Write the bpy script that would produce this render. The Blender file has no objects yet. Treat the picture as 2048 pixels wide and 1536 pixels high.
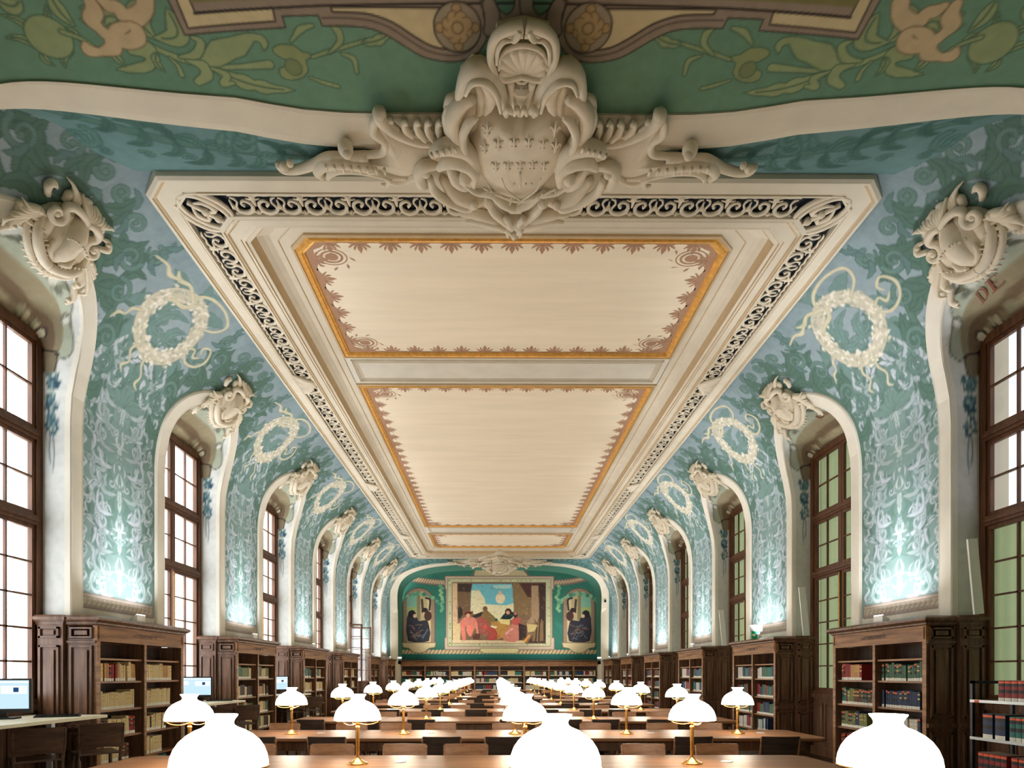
import bpy, math, random
import numpy as np
from mathutils import Vector, Matrix
RND = random.Random(11)
PI = math.pi
# camera model measured on the photograph: focal 1200 px, horizon row 1348, axis column 990
F, U0, V0, CZ = 1200.0, 990.0, 1348.0, 1.54
XC = 0.23                       # axis of the room
WALL, FRONT, WINX = 5.61, 5.25, 6.02   # half widths: wall face, bookcase front, window plane
PITCH = 4.1
OPEN0 = 6.63                    # depth of the first window axis
PIER0 = 8.63                    # depth of the first pier axis
SPR, RV = 4.76, 2.52            # spring height and radius of the side cove
FZ0, FZ1 = 6.58, 28.3           # ceiling frame, near and far edge
FW = 4.2
C = bpy.context.scene.collection

def srgb(c, g=1.0):
    r = []
    for v in c[:3]:
        v = v / 255.0
        r.append((v / 12.92 if v <= .04045 else ((v + .055) / 1.055) ** 2.4) * g)
    return tuple(r)

# ------------------------------------------------------------------ materials
def new_mat(name):
    m = bpy.data.materials.new(name); m.use_nodes = True
    nt = m.node_tree; nt.nodes.clear()
    out = nt.nodes.new('ShaderNodeOutputMaterial')
    b = nt.nodes.new('ShaderNodeBsdfPrincipled')
    nt.links.new(b.outputs[0], out.inputs[0])
    return m, nt, b, out

def mat(name, col, rough=.6, metal=0., var=.12, scale=6., bump=0., spec=.4, stretch=(1, 1, 1)):
    m, nt, b, out = new_mat(name)
    c = srgb(col)
    tc = nt.nodes.new('ShaderNodeTexCoord'); mp = nt.nodes.new('ShaderNodeMapping')
    mp.inputs['Scale'].default_value = stretch
    nz = nt.nodes.new('ShaderNodeTexNoise'); nz.inputs['Scale'].default_value = scale
    nz.inputs['Detail'].default_value = 4
    rp = nt.nodes.new('ShaderNodeValToRGB')
    rp.color_ramp.elements[0].position = .3; rp.color_ramp.elements[1].position = .7
    rp.color_ramp.elements[0].color = (*[x * (1 - var) for x in c], 1)
    rp.color_ramp.elements[1].color = (*[min(1, x * (1 + var)) for x in c], 1)
    nt.links.new(tc.outputs['Object'], mp.inputs[0]); nt.links.new(mp.outputs[0], nz.inputs[0])
    nt.links.new(nz.outputs[0], rp.inputs[0]); nt.links.new(rp.outputs[0], b.inputs['Base Color'])
    b.inputs['Roughness'].default_value = rough; b.inputs['Metallic'].default_value = metal
    b.inputs['Specular IOR Level'].default_value = spec
    if bump:
        bp = nt.nodes.new('ShaderNodeBump'); bp.inputs['Strength'].default_value = bump
        bp.inputs['Distance'].default_value = .02
        nt.links.new(nz.outputs[0], bp.inputs['Height']); nt.links.new(bp.outputs[0], b.inputs['Normal'])
    return m

def wood(name, dark, light, rough=.45, scale=3., stretch=(6, 6, .5), spec=.4):
    m, nt, b, out = new_mat(name)
    tc = nt.nodes.new('ShaderNodeTexCoord'); mp = nt.nodes.new('ShaderNodeMapping')
    mp.inputs['Scale'].default_value = stretch
    nz = nt.nodes.new('ShaderNodeTexNoise'); nz.inputs['Scale'].default_value = scale
    nz.inputs['Detail'].default_value = 7; nz.inputs['Roughness'].default_value = .65
    rp = nt.nodes.new('ShaderNodeValToRGB')
    rp.color_ramp.elements[0].position = .34; rp.color_ramp.elements[1].position = .68
    rp.color_ramp.elements[0].color = (*srgb(dark), 1); rp.color_ramp.elements[1].color = (*srgb(light), 1)
    nt.links.new(tc.outputs['Object'], mp.inputs[0]); nt.links.new(mp.outputs[0], nz.inputs[0])
    nt.links.new(nz.outputs[0], rp.inputs[0]); nt.links.new(rp.outputs[0], b.inputs['Base Color'])
    b.inputs['Roughness'].default_value = rough; b.inputs['Specular IOR Level'].default_value = spec
    bp = nt.nodes.new('ShaderNodeBump'); bp.inputs['Strength'].default_value = .15; bp.inputs['Distance'].default_value = .01
    nt.links.new(nz.outputs[0], bp.inputs['Height']); nt.links.new(bp.outputs[0], b.inputs['Normal'])
    return m

def vmat(name, rough=.75, spec=.25, bump=.08):
    m, nt, b, out = new_mat(name)
    at = nt.nodes.new('ShaderNodeVertexColor'); at.layer_name = 'Paint'
    tc = nt.nodes.new('ShaderNodeTexCoord')
    nz = nt.nodes.new('ShaderNodeTexNoise'); nz.inputs['Scale'].default_value = 9; nz.inputs['Detail'].default_value = 6
    mx = nt.nodes.new('ShaderNodeMix'); mx.data_type = 'RGBA'; mx.blend_type = 'MULTIPLY'
    rp = nt.nodes.new('ShaderNodeValToRGB')
    rp.color_ramp.elements[0].position = .3; rp.color_ramp.elements[1].position = .7
    rp.color_ramp.elements[0].color = (.86, .86, .86, 1); rp.color_ramp.elements[1].color = (1, 1, 1, 1)
    mx.inputs['Factor'].default_value = 1
    nt.links.new(tc.outputs['Object'], nz.inputs[0]); nt.links.new(nz.outputs[0], rp.inputs[0])
    nt.links.new(at.outputs[0], mx.inputs['A']); nt.links.new(rp.outputs[0], mx.inputs['B'])
    nt.links.new(mx.outputs['Result'], b.inputs['Base Color'])
    b.inputs['Roughness'].default_value = rough; b.inputs['Specular IOR Level'].default_value = spec
    return m

def emis(name, col, s):
    m = bpy.data.materials.new(name); m.use_nodes = True; nt = m.node_tree; nt.nodes.clear()
    out = nt.nodes.new('ShaderNodeOutputMaterial'); e = nt.nodes.new('ShaderNodeEmission')
    e.inputs[0].default_value = (*srgb(col), 1); e.inputs[1].default_value = s
    nt.links.new(e.outputs[0], out.inputs[0]); return m

def glass_mat(name, tint=(1, 1, 1), gloss=.06):
    m = bpy.data.materials.new(name); m.use_nodes = True; nt = m.node_tree; nt.nodes.clear()
    out = nt.nodes.new('ShaderNodeOutputMaterial'); t = nt.nodes.new('ShaderNodeBsdfTransparent')
    t.inputs[0].default_value = (*tint, 1)
    g = nt.nodes.new('ShaderNodeBsdfGlossy'); g.inputs['Roughness'].default_value = .03
    mx = nt.nodes.new('ShaderNodeMixShader'); mx.inputs[0].default_value = gloss
    nt.links.new(t.outputs[0], mx.inputs[1]); nt.links.new(g.outputs[0], mx.inputs[2]); nt.links.new(mx.outputs[0], out.inputs[0])
    return m

def blind_mat(name, col):
    m = bpy.data.materials.new(name); m.use_nodes = True; nt = m.node_tree; nt.nodes.clear()
    out = nt.nodes.new('ShaderNodeOutputMaterial')
    d = nt.nodes.new('ShaderNodeBsdfDiffuse'); d.inputs[0].default_value = (*srgb(col), 1)
    t = nt.nodes.new('ShaderNodeBsdfTranslucent'); t.inputs[0].default_value = (*srgb(col), 1)
    mx = nt.nodes.new('ShaderNodeMixShader'); mx.inputs[0].default_value = .6
    nt.links.new(d.outputs[0], mx.inputs[1]); nt.links.new(t.outputs[0], mx.inputs[2]); nt.links.new(mx.outputs[0], out.inputs[0])
    return m

CREAM = mat('cream_plaster', (216, 208, 188), .7, var=.05, scale=3)
CREAM2 = mat('pale_plaster', (224, 220, 206), .7, var=.05, scale=3)
STUCCO = mat('stucco_relief', (222, 212, 190), .6, var=.06, scale=8, bump=.15)
JAMB = mat('jamb_plaster', (214, 217, 214), .7, var=.05, scale=3)
TAN = mat('tan_moulding', (196, 172, 134), .6, var=.06)
GILT = mat('gilt_moulding', (236, 180, 92), .38, metal=.4, var=.18, scale=14)
DARKBLUE = mat('dark_blue_ground', (26, 36, 48), .8, var=.2)
PAINT = vmat('mural_paint')
CANVAS = mat('ceiling_canvas', (248, 236, 212), .85, var=.04, scale=2, stretch=(.3, 3, 1))
STENCIL = mat('brown_stencil', (178, 140, 112), .85, var=.1)
OAKD = wood('bookcase_oak', (74, 50, 36), (128, 94, 70), .38)
OAKH = wood('bookcase_oak_horizontal', (112, 74, 44), (172, 124, 80), .4, stretch=(6, .5, 6))
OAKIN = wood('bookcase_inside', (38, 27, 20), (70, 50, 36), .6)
WINW = wood('window_oak', (70, 42, 26), (116, 76, 48), .45)
TABW = wood('table_oak', (120, 78, 46), (172, 118, 74), .36, scale=2.2, stretch=(.5, 7, 6), spec=.45)
CHW = wood('chair_beech', (120, 80, 52), (166, 118, 82), .42, stretch=(1, 6, 6))
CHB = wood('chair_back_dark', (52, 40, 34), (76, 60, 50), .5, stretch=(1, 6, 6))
CHD = wood('stool_walnut', (62, 44, 33), (98, 72, 54), .4, stretch=(1, 6, 6))
FLOORM = wood('floor_oak', (44, 30, 22), (78, 54, 38), .35, stretch=(5, .6, 1))
BRASS = mat('brass', (214, 160, 84), .25, metal=1., var=.1, scale=20)
BLACK = mat('black_metal', (28, 34, 42), .4, metal=.3, var=.1)
PLASTB = mat('black_plastic', (24, 26, 30), .35, var=.1)
WHITE = mat('white_paint', (236, 236, 232), .5, var=.03)
DESKM = mat('desk_laminate', (226, 220, 190), .4, var=.04)
STEEL = mat('steel_grey', (190, 196, 200), .35, metal=.3, var=.05)
GREENP = mat('exit_green', (20, 150, 90), .4, var=.03)
SHADE = emis('lit_opal_glass', (255, 243, 222), 14.0)
SCREEN = emis('screen_glow', (196, 226, 240), .95)
SCREEN2 = emis('screen_white', (236, 244, 250), .95)
SCREEN3 = emis('screen_blue', (40, 90, 140), .6)
UPLIT = emis('uplight_lens', (255, 255, 255), 3.0)
GLASS = glass_mat('window_glass')
BLIND = blind_mat('green_blind', (176, 192, 146))
TEXTM = mat('inscription_dark', (44, 34, 30), .6, var=.05)
TEXTR = mat('inscription_red', (128, 70, 52), .8, var=.05)

# ------------------------------------------------------------------ mesh builder
class MB:
    def __init__(s): s.v = []; s.f = []; s.m = []
    def add(s, vs, fs, m=0):
        o = len(s.v); s.v.extend([tuple(v) for v in vs])
        for f in fs: s.f.append(tuple(i + o for i in f)); s.m.append(m)
    def box(s, x0, x1, y0, y1, z0, z1, m=0):
        x0, x1 = min(x0, x1), max(x0, x1); y0, y1 = min(y0, y1), max(y0, y1); z0, z1 = min(z0, z1), max(z0, z1)
        s.add([(x0, y0, z0), (x1, y0, z0), (x1, y1, z0), (x0, y1, z0), (x0, y0, z1), (x1, y0, z1), (x1, y1, z1), (x0, y1, z1)],
              [(0, 3, 2, 1), (4, 5, 6, 7), (0, 1, 5, 4), (1, 2, 6, 5), (2, 3, 7, 6), (3, 0, 4, 7)], m)
    def hexa(s, b, t, m=0):      # two quads, bottom and top
        s.add(list(b) + list(t), [(0, 3, 2, 1), (4, 5, 6, 7), (0, 1, 5, 4), (1, 2, 6, 5), (2, 3, 7, 6), (3, 0, 4, 7)], m)
    def rings(s, rs, m=0, closed=True, caps=True):
        n = len(rs[0]); vs = [p for r in rs for p in r]; fs = []
        for i in range(len(rs) - 1):
            for j in range(n if closed else n - 1):
                a = i * n + j; b = i * n + (j + 1) % n
                fs.append((a, b, b + n, a + n))
        if caps and closed:
            fs.append(tuple(range(n))[::-1]); fs.append(tuple((len(rs) - 1) * n + j for j in range(n)))
        s.add(vs, fs, m)
    def lathe(s, prof, n=20, c=(0, 0, 0), m=0, caps=False):
        s.rings([[(c[0] + r * math.cos(2 * PI * j / n), c[1] + r * math.sin(2 * PI * j / n), c[2] + z) for j in range(n)] for r, z in prof], m, True, caps)
    def ball(s, c, r, m=0, n=10, k=6, sc=(1, 1, 1)):
        s.lathe_sc([(max(1e-4, math.sin(PI * i / k)) * r, -math.cos(PI * i / k) * r) for i in range(k + 1)], n, c, m, sc)
    def lathe_sc(s, prof, n, c, m, sc):
        s.rings([[(c[0] + sc[0] * r * math.cos(2 * PI * j / n), c[1] + sc[1] * r * math.sin(2 * PI * j / n), c[2] + sc[2] * z) for j in range(n)] for r, z in prof], m, True, False)
    def tube(s, pts, rad, n=8, m=0, flat=1.0, up=None, sub=4):
        P = smooth_pts(pts, sub); k = len(P)
        if not hasattr(rad, '__len__'): rad = [rad] * len(pts)
        Rr = np.interp(np.linspace(0, 1, k), np.linspace(0, 1, len(rad)), rad)
        up = Vector(up) if up else Vector((0, 0, 1)); rs = []
        for i in range(k):
            a = P[max(0, i - 1)]; b = P[min(k - 1, i + 1)]
            t = (Vector(b) - Vector(a)); t = t.normalized() if t.length > 1e-9 else Vector((1, 0, 0))
            sd = t.cross(up)
            if sd.length < 1e-4: sd = t.cross(Vector((1, .3, 0)))
            sd.normalize(); w = sd.cross(t).normalized()
            rs.append([tuple(Vector(P[i]) + sd * (Rr[i] * math.cos(2 * PI * j / n)) + w * (flat * Rr[i] * math.sin(2 * PI * j / n))) for j in range(n)])
        s.rings(rs, m)
    def build(s, name, mats, parent=None, smooth=False, M=None):
        me = bpy.data.meshes.new(name)
        vs = s.v if M is None else [tuple(M @ Vector(v)) for v in s.v]
        me.from_pydata(vs, [], s.f)
        mats = mats if isinstance(mats, (list, tuple)) else [mats]
        for q in mats: me.materials.append(q)
        if len(mats) > 1: me.polygons.foreach_set('material_index', s.m)
        if smooth: me.polygons.foreach_set('use_smooth', [True] * len(me.polygons))
        me.update()
        o = bpy.data.objects.new(name, me); C.objects.link(o)
        if parent is not None: o.parent = parent
        return o

def smooth_pts(pts, sub):
    pts = [tuple(map(float, p)) for p in pts]
    if len(pts) < 3 or sub <= 1:
        if sub <= 1: return pts
        a, b = pts[0], pts[-1]
        return [tuple(a[q] + (b[q] - a[q]) * i / sub for q in range(len(a))) for i in range(sub + 1)] if len(pts) == 2 else pts
    P = [tuple(2 * pts[0][q] - pts[1][q] for q in range(len(pts[0])))] + pts + [tuple(2 * pts[-1][q] - pts[-2][q] for q in range(len(pts[0])))]
    r = []
    for i in range(1, len(P) - 2):
        for k in range(sub):
            t = k / sub
            r.append(tuple(.5 * (2 * P[i][q] + (P[i + 1][q] - P[i - 1][q]) * t + (2 * P[i - 1][q] - 5 * P[i][q] + 4 * P[i + 1][q] - P[i + 2][q]) * t * t
                       + (3 * P[i][q] - P[i - 1][q] - 3 * P[i + 1][q] + P[i + 2][q]) * t ** 3) for q in range(len(P[0]))))
    r.append(pts[-1]); return r

def tag(o, label=None, cat=None, group=None, kind=None):
    if label: o['label'] = label
    if cat: o['category'] = cat
    if group: o['group'] = group
    if kind: o['kind'] = kind
    return o
def empty(name, loc=(0, 0, 0), rz=0., parent=None):
    o = bpy.data.objects.new(name, None); C.objects.link(o); o.location = loc; o.rotation_euler = (0, 0, rz)
    o.empty_display_size = .1
    if parent: o.parent = parent
    return o
KIDS = {}
def copy_tree(o, parent=None, deep=True):
    c = o.copy(); C.objects.link(c)
    if parent is not None: c.parent = parent
    if deep:
        if o.name not in KIDS: KIDS[o.name] = [x for x in bpy.data.objects if x.parent == o]
        for ch in KIDS[o.name]: copy_tree(ch, c)
    return c

# ------------------------------------------------------------------ painter: colours on the points of dense meshes
class Paint:
    def __init__(s, U, V, base, px):
        s.U = np.asarray(U, float); s.V = np.asarray(V, float); s.px = px
        b = np.asarray(base, float)
        s.C = np.tile(b, (len(s.U), 1)) if b.ndim == 1 else b.copy()
    def mix(s, idx, a, col):
        a = a[:, None]; s.C[idx] = s.C[idx] * (1 - a) + np.asarray(col, float) * a
    def stroke(s, pts, w, col, oc=None, ow=0., alpha=1., sub=5):
        P = np.array(smooth_pts(pts, sub)); k = len(P)
        W = np.interp(np.linspace(0, 1, k), np.linspace(0, 1, len(w)), w) if hasattr(w, '__len__') else np.full(k, float(w))
        mg = W.max() + ow + 2 * s.px
        idx = np.nonzero((s.U > P[:, 0].min() - mg) & (s.U < P[:, 0].max() + mg) & (s.V > P[:, 1].min() - mg) & (s.V < P[:, 1].max() + mg))[0]
        if len(idx) == 0: return
        u = s.U[idx]; v = s.V[idx]; sd = np.full(len(idx), 1e9)
        for i in range(k - 1):
            d = P[i + 1] - P[i]; L = d @ d + 1e-12
            t = np.clip(((u - P[i, 0]) * d[0] + (v - P[i, 1]) * d[1]) / L, 0, 1)
            dd = np.hypot(u - P[i, 0] - t * d[0], v - P[i, 1] - t * d[1]) - (W[i] + (W[i + 1] - W[i]) * t)
            sd = np.minimum(sd, dd)
        s.shape(idx, sd, col, oc, ow, alpha)
    def shape(s, idx, sd, col, oc, ow, alpha):
        if oc is not None: s.mix(idx, np.clip(.5 - (sd - ow) / s.px, 0, 1) * alpha, oc)
        if col is not None: s.mix(idx, np.clip(.5 - sd / s.px, 0, 1) * alpha, col)
    def poly(s, pts, col, oc=None, ow=0., alpha=1., sub=1):
        P = np.array(smooth_pts(list(pts) + [pts[0]], sub)); mg = ow + 2 * s.px
        idx = np.nonzero((s.U > P[:, 0].min() - mg) & (s.U < P[:, 0].max() + mg) & (s.V > P[:, 1].min() - mg) & (s.V < P[:, 1].max() + mg))[0]
        if len(idx) == 0: return
        u = s.U[idx]; v = s.V[idx]; sd = np.full(len(idx), 1e9); ins = np.zeros(len(idx), bool)
        for i in range(len(P) - 1):
            a, b = P[i], P[i + 1]; d = b - a; L = d @ d + 1e-12
            t = np.clip(((u - a[0]) * d[0] + (v - a[1]) * d[1]) / L, 0, 1)
            sd = np.minimum(sd, np.hypot(u - a[0] - t * d[0], v - a[1] - t * d[1]))
            if a[1] != b[1]:
                c = ((a[1] > v) != (b[1] > v)) & (u < (b[0] - a[0]) * (v - a[1]) / (b[1] - a[1]) + a[0]); ins ^= c
        s.shape(idx, np.where(ins, -sd, sd), col, oc, ow, alpha)
    def disc(s, c, r, col, oc=None, ow=0., alpha=1., sy=1.):
        mg = r * max(1, sy) + ow + 2 * s.px
        idx = np.nonzero((abs(s.U - c[0]) < mg) & (abs(s.V - c[1]) < mg))[0]
        if len(idx): s.shape(idx, np.hypot(s.U[idx] - c[0], (s.V[idx] - c[1]) / sy) - r, col, oc, ow, alpha)
    def leaf(s, p0, p1, bend, W, col, oc=None, ow=0., lobes=0, alpha=1., rib=None):
        n = 14; p0 = np.array(p0, float); p1 = np.array(p1, float); d = p1 - p0; nrm = np.array([-d[1], d[0]])
        A, B = [], []; mid = []
        for i in range(n + 1):
            t = i / n; c = p0 + d * t + nrm * bend * math.sin(PI * t)
            w = W * math.sin(PI * min(1, t * 1.02)) ** .75 * (1 - .35 * t)
            if lobes: w *= .68 + .42 * abs(math.sin(lobes * PI * t))
            tt = d + nrm * bend * PI * math.cos(PI * t); tt = tt / (np.hypot(*tt) + 1e-9); nn = np.array([-tt[1], tt[0]])
            A.append(tuple(c + nn * w)); B.append(tuple(c - nn * w)); mid.append(tuple(c))
        s.poly(A + B[::-1], col, oc, ow, alpha)
        if rib is not None: s.stroke(mid[1:-2], max(s.px * .4, W * .05), rib, sub=1, alpha=alpha * .8)
    def scroll(s, c, r, a0, turns, w, col, oc=None, ow=0., alpha=1., sgn=1, bud=True):
        n = 14; pts = []; ws = []
        for i in range(n + 1):
            t = i / n; rr = r * (1 - .82 * t); a = a0 + sgn * t * turns * 2 * PI
            pts.append((c[0] + rr * math.cos(a), c[1] + rr * math.sin(a))); ws.append(w * (1 - .5 * t))
        s.stroke(pts, ws, col, oc, ow, alpha, sub=2)
        if bud: s.disc(pts[-1], w * 1.1, col, oc, ow, alpha)
    def apply(s, me):
        at = me.color_attributes.new('Paint', 'FLOAT_COLOR', 'POINT')
        c = np.clip(s.C / 255., 0, 1); lin = np.where(c <= .04045, c / 12.92, ((c + .055) / 1.055) ** 2.4)
        out = np.ones((len(lin), 4)); out[:, :3] = lin
        at.data.foreach_set('color', out.astype(np.float32).ravel())
class Mir:
    """mirror the u coordinate of every shape and draw it twice"""
    def __init__(s, p): s.p = p
    def stroke(s, pts, *a, **k): s.p.stroke(pts, *a, **k); s.p.stroke([(-x, y) for x, y in pts], *a, **k)
    def poly(s, pts, *a, **k): s.p.poly(pts, *a, **k); s.p.poly([(-x, y) for x, y in pts], *a, **k)
    def disc(s, c, *a, **k): s.p.disc(c, *a, **k); s.p.disc((-c[0], c[1]), *a, **k)
    def leaf(s, p0, p1, bend, *a, **k): s.p.leaf(p0, p1, bend, *a, **k); s.p.leaf((-p0[0], p0[1]), (-p1[0], p1[1]), -bend, *a, **k)
    def scroll(s, c, r, a0, turns, *a, sgn=1, **k):
        s.p.scroll(c, r, a0, turns, *a, sgn=sgn, **k); s.p.scroll((-c[0], c[1]), r, PI - a0, turns, *a, sgn=-sgn, **k)

def grid_mesh(name, XYZ, keep=None):
    """XYZ: (n,m,3) array -> mesh, optionally dropping faces"""
    n, m = XYZ.shape[:2]; idx = np.arange(n * m).reshape(n, m)
    q = np.stack([idx[:-1, :-1], idx[1:, :-1], idx[1:, 1:], idx[:-1, 1:]], -1).reshape(-1, 4)
    if keep is not None: q = q[keep.reshape(-1)]
    me = bpy.data.meshes.new(name)
    me.vertices.add(n * m); me.vertices.foreach_set('co', XYZ.reshape(-1).astype(np.float32))
    me.loops.add(len(q) * 4); me.loops.foreach_set('vertex_index', q.reshape(-1).astype(np.int32))
    me.polygons.add(len(q)); me.polygons.foreach_set('loop_start', (np.arange(len(q)) * 4).astype(np.int32))
    me.update(calc_edges=True); me.validate()
    me.polygons.foreach_set('use_smooth', [True] * len(me.polygons))
    return me
def link(name, me, m, parent=None):
    if len(me.materials) == 0: me.materials.append(m)
    o = bpy.data.objects.new(name, me); C.objects.link(o)
    if parent is not None: o.parent = parent
    return o
def text_mesh(body, size):
    cu = bpy.data.curves.new('t', 'FONT'); cu.body = body; cu.size = size; cu.align_x = 'CENTER'; cu.align_y = 'CENTER'
    cu.resolution_u = 3
    o = bpy.data.objects.new('t', cu); C.objects.link(o)
    dg = bpy.context.evaluated_depsgraph_get(); me = bpy.data.meshes.new_from_object(o.evaluated_get(dg))
    bpy.data.objects.remove(o); bpy.data.curves.remove(cu); return me
# ------------------------------------------------------------------ the vault
def vault(t):
    if t <= SPR: return WALL, t
    a = (t - SPR) / RV
    return WALL - RV + RV * math.cos(a), SPR + RV * math.sin(a)
def vault_n(t):      # normal into the room (xrel, z)
    if t <= SPR: return -1., 0.
    a = (t - SPR) / RV
    return -math.cos(a), -math.sin(a)
TTOP = SPR + RV * math.acos((FW - (WALL - RV)) / RV)
ARC_T, R_IN, R_OUT = 5.38, .97, 1.21

def arch(r, n=28, t0=2.2, ns=10):
    """opening outline in (u,t) about its axis, from the foot of one jamb to the other"""
    p = [(-r, t0 + (ARC_T - t0) * i / ns) for i in range(ns)]
    p += [(-r * math.cos(PI * i / n), ARC_T + r * math.sin(PI * i / n)) for i in range(n + 1)]
    p += [(r, ARC_T - (ARC_T - t0) * (i + 1) / ns) for i in range(ns)]
    return p

def paint_bay(U, T, px, wreath=True):
    dk = (74, 116, 102); md = (104, 146, 130); lt = (176, 192, 200); sky = (120, 150, 156); cr = (226, 218, 176); ol = (62, 98, 92)
    U = U.ravel(); T = T.ravel()
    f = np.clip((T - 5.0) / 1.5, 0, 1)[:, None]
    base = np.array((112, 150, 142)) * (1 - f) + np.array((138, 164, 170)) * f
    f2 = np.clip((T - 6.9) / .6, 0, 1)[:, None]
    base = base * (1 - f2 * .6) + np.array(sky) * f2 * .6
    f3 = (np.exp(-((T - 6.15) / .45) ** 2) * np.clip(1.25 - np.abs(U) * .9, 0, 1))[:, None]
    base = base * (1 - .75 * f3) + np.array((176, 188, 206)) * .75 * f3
    base = base + (np.sin(U * 5 + T * 3)[:, None] * 3) + (np.sin(T * 11 + U * 2)[:, None] * 2)
    P = Paint(U, T, base, px); M = Mir(P); rr = random.Random(5)
    # lower pier: dense acanthus, pale leaves and scrolls rising from a central stem
    pale = [(162, 182, 188), (178, 192, 202), (150, 174, 174)]; po = (90, 128, 118)
    for k in range(46):
        u = rr.uniform(.05, .85); t = rr.uniform(2.6, 5.6); a = 1.57 + rr.uniform(-1.1, .5)
        M.leaf((u, t), (u + .34 * math.cos(a), t + .34 * math.sin(a)), rr.uniform(-.4, .4), .085, rr.choice([(92, 134, 120), (100, 142, 130), (84, 126, 112)]), (76, 112, 102), px * .3, lobes=4)
    y = 2.64; k = 0
    while y < 6.1:
        w = .55 + .45 * math.sin(y * 1.9) ** 2
        M.scroll((.20 + .28 * w, y + .12), .15 + .04 * w, 2.2 + rr.uniform(-.4, .4), 1.15, .034, rr.choice(pale), po, px * .4, sgn=-1)
        jt = lambda: rr.uniform(-.06, .06)
        M.leaf((.10 + jt(), y + jt()), (.30 + .15 * w, y + .28 + jt()), -.45 + 2 * jt(), .045, rr.choice(pale), po, px * .35, lobes=3)
        M.leaf((.60 + jt(), y + .05 + jt()), (.74, y + .34 + jt()), .4 + 3 * jt(), .04, rr.choice(pale), po, px * .35, lobes=3)
        M.leaf((.50 + jt(), y + .26 + jt()), (.34 + jt(), y + .42), .4, .035, rr.choice(pale), po, px * .3)
        M.stroke([(.74, y + .0), (.80, y + .1), (.70, y + .2), (.76, y + .26)], [.006, .026, .02, .004], rr.choice(pale))
        if k % 2 == 0:
            P.leaf((0, y), (0, y + .42), 0, .07, (176, 196, 194), po, px * .4, lobes=3); M.leaf((0, y + .1), (.20, y + .34), .45, .035, (172, 192, 190), po, px * .3)
        else: M.stroke([(0, y), (.07, y + .12), (.02, y + .26)], [.008, .03, .006], (176, 196, 194))
        y += .30; k += 1
    for k in range(70):
        u = rr.uniform(.02, .84); t = rr.uniform(2.62, 5.9); a = rr.uniform(.4, 2.7)
        if k % 3 == 0: M.scroll((u, t), rr.uniform(.05, .09), a, .9, .016, rr.choice(pale), po, px * .3)
        else: M.leaf((u, t), (u + .17 * math.cos(a), t + .17 * math.sin(a)), rr.uniform(-.5, .5), .022, rr.choice(pale + [(120, 156, 148)]), po, px * .25)
    for a in range(7):
        an = -1.25 + 2.5 * a / 6
        P.leaf((0, 5.35), (.5 * math.sin(an), 5.35 + .42 * math.cos(an)), 0, .07, (108, 148, 138), (84, 122, 114), px * .4, lobes=4)
    for k in range(60):
        u = rr.uniform(.03, 1.25); t = rr.uniform(5.5, 6.75); a = rr.uniform(.2, 2.6)
        if u > .9 and t < 6.1: continue
        gcol = rr.choice([(96, 140, 128), (108, 150, 140), (86, 130, 116)])
        if k % 4 == 0: M.scroll((u, t), rr.uniform(.07, .13), a, 1.1, .022, gcol, (78, 114, 108), px * .3, sgn=rr.choice((-1, 1)))
        elif k % 4 == 1: M.leaf((u, t), (u + .36 * math.cos(a), t + .36 * math.sin(a)), rr.uniform(-.5, .5), .075, gcol, (74, 110, 102), px * .4, lobes=4, rib=(74, 110, 102))
        else: M.leaf((u, t), (u + .22 * math.cos(a), t + .22 * math.sin(a)), rr.uniform(-.6, .6), .03, gcol, (78, 114, 108), px * .3)
    for k in range(26):
        u = rr.uniform(.05, .95); t = rr.uniform(5.5, 6.3); a = rr.uniform(.2, 2.6)
        M.leaf((u, t), (u + .24 * math.cos(a), t + .24 * math.sin(a)), rr.uniform(-.5, .5), .04, rr.choice([(192, 205, 214), (178, 194, 202), (104, 146, 134)]), (98, 134, 130), px * .3, lobes=2)
    # strong branches following the arches up to the frame
    M.stroke([(.88, 4.9), (.86, 5.35), (.98, 5.85), (1.18, 6.2), (1.42, 6.6), (1.62, 6.95), (2.0, 7.1)], [.06, .055, .05, .045, .04, .03], (84, 126, 106), ol, px * .5)
    M.stroke([(.95, 5.75), (.88, 6.1), (.92, 6.4), (1.08, 6.7), (1.02, 6.95), (1.15, 7.2)], [.05, .045, .04, .03, .025, .01], (88, 132, 112), ol, px * .5)
    for (u, t, a, L, W, b) in [(.9, 6.15, 2.5, .34, .10, .3), (.9, 6.35, .6, .3, .1, -.3), (1.05, 6.65, 2.3, .34, .09, -.3), (1.05, 6.85, .5, .4, .10, .3), (1.12, 7.1, 2.4, .3, .07, .3), (.9, 5.3, 2.6, .42, .12, .3), (.95, 5.6, 2.2, .5, .14, -.25), (1.0, 5.9, 2.0, .55, .15, .3), (1.15, 6.15, 1.7, .52, .14, -.3), (1.3, 6.4, 2.1, .45, .12, .3),
                            (1.45, 6.6, 1.4, .5, .13, .3), (1.5, 6.7, .3, .5, .13, -.3), (1.6, 6.9, 2.4, .5, .12, .3), (1.7, 7.0, 1.2, .4, .1, .2), (1.35, 6.45, .2, .42, .11, .35), (1.75, 7.0, -.6, .4, .1, .3), (1.9, 7.08, 1.9, .4, .09, .2)]:
        M.leaf((u, t), (u + L * math.cos(a), t + L * math.sin(a)), b, W, (80, 124, 104), ol, px * .5, lobes=4, rib=ol)
    for (u, t, r, a) in [(.75, 6.0, .16, 0), (.62, 5.72, .14, 2), (.98, 6.55, .17, 1), (1.2, 6.95, .17, 3), (1.5, 7.25, .14, 5), (1.85, 6.8, .16, 2), (1.0, 7.2, .13, 1), (1.9, 7.35, .1, 4)]:
        M.scroll((u, t), r, a, 1.3, .032, (96, 138, 126), ol, px * .4)
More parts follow.
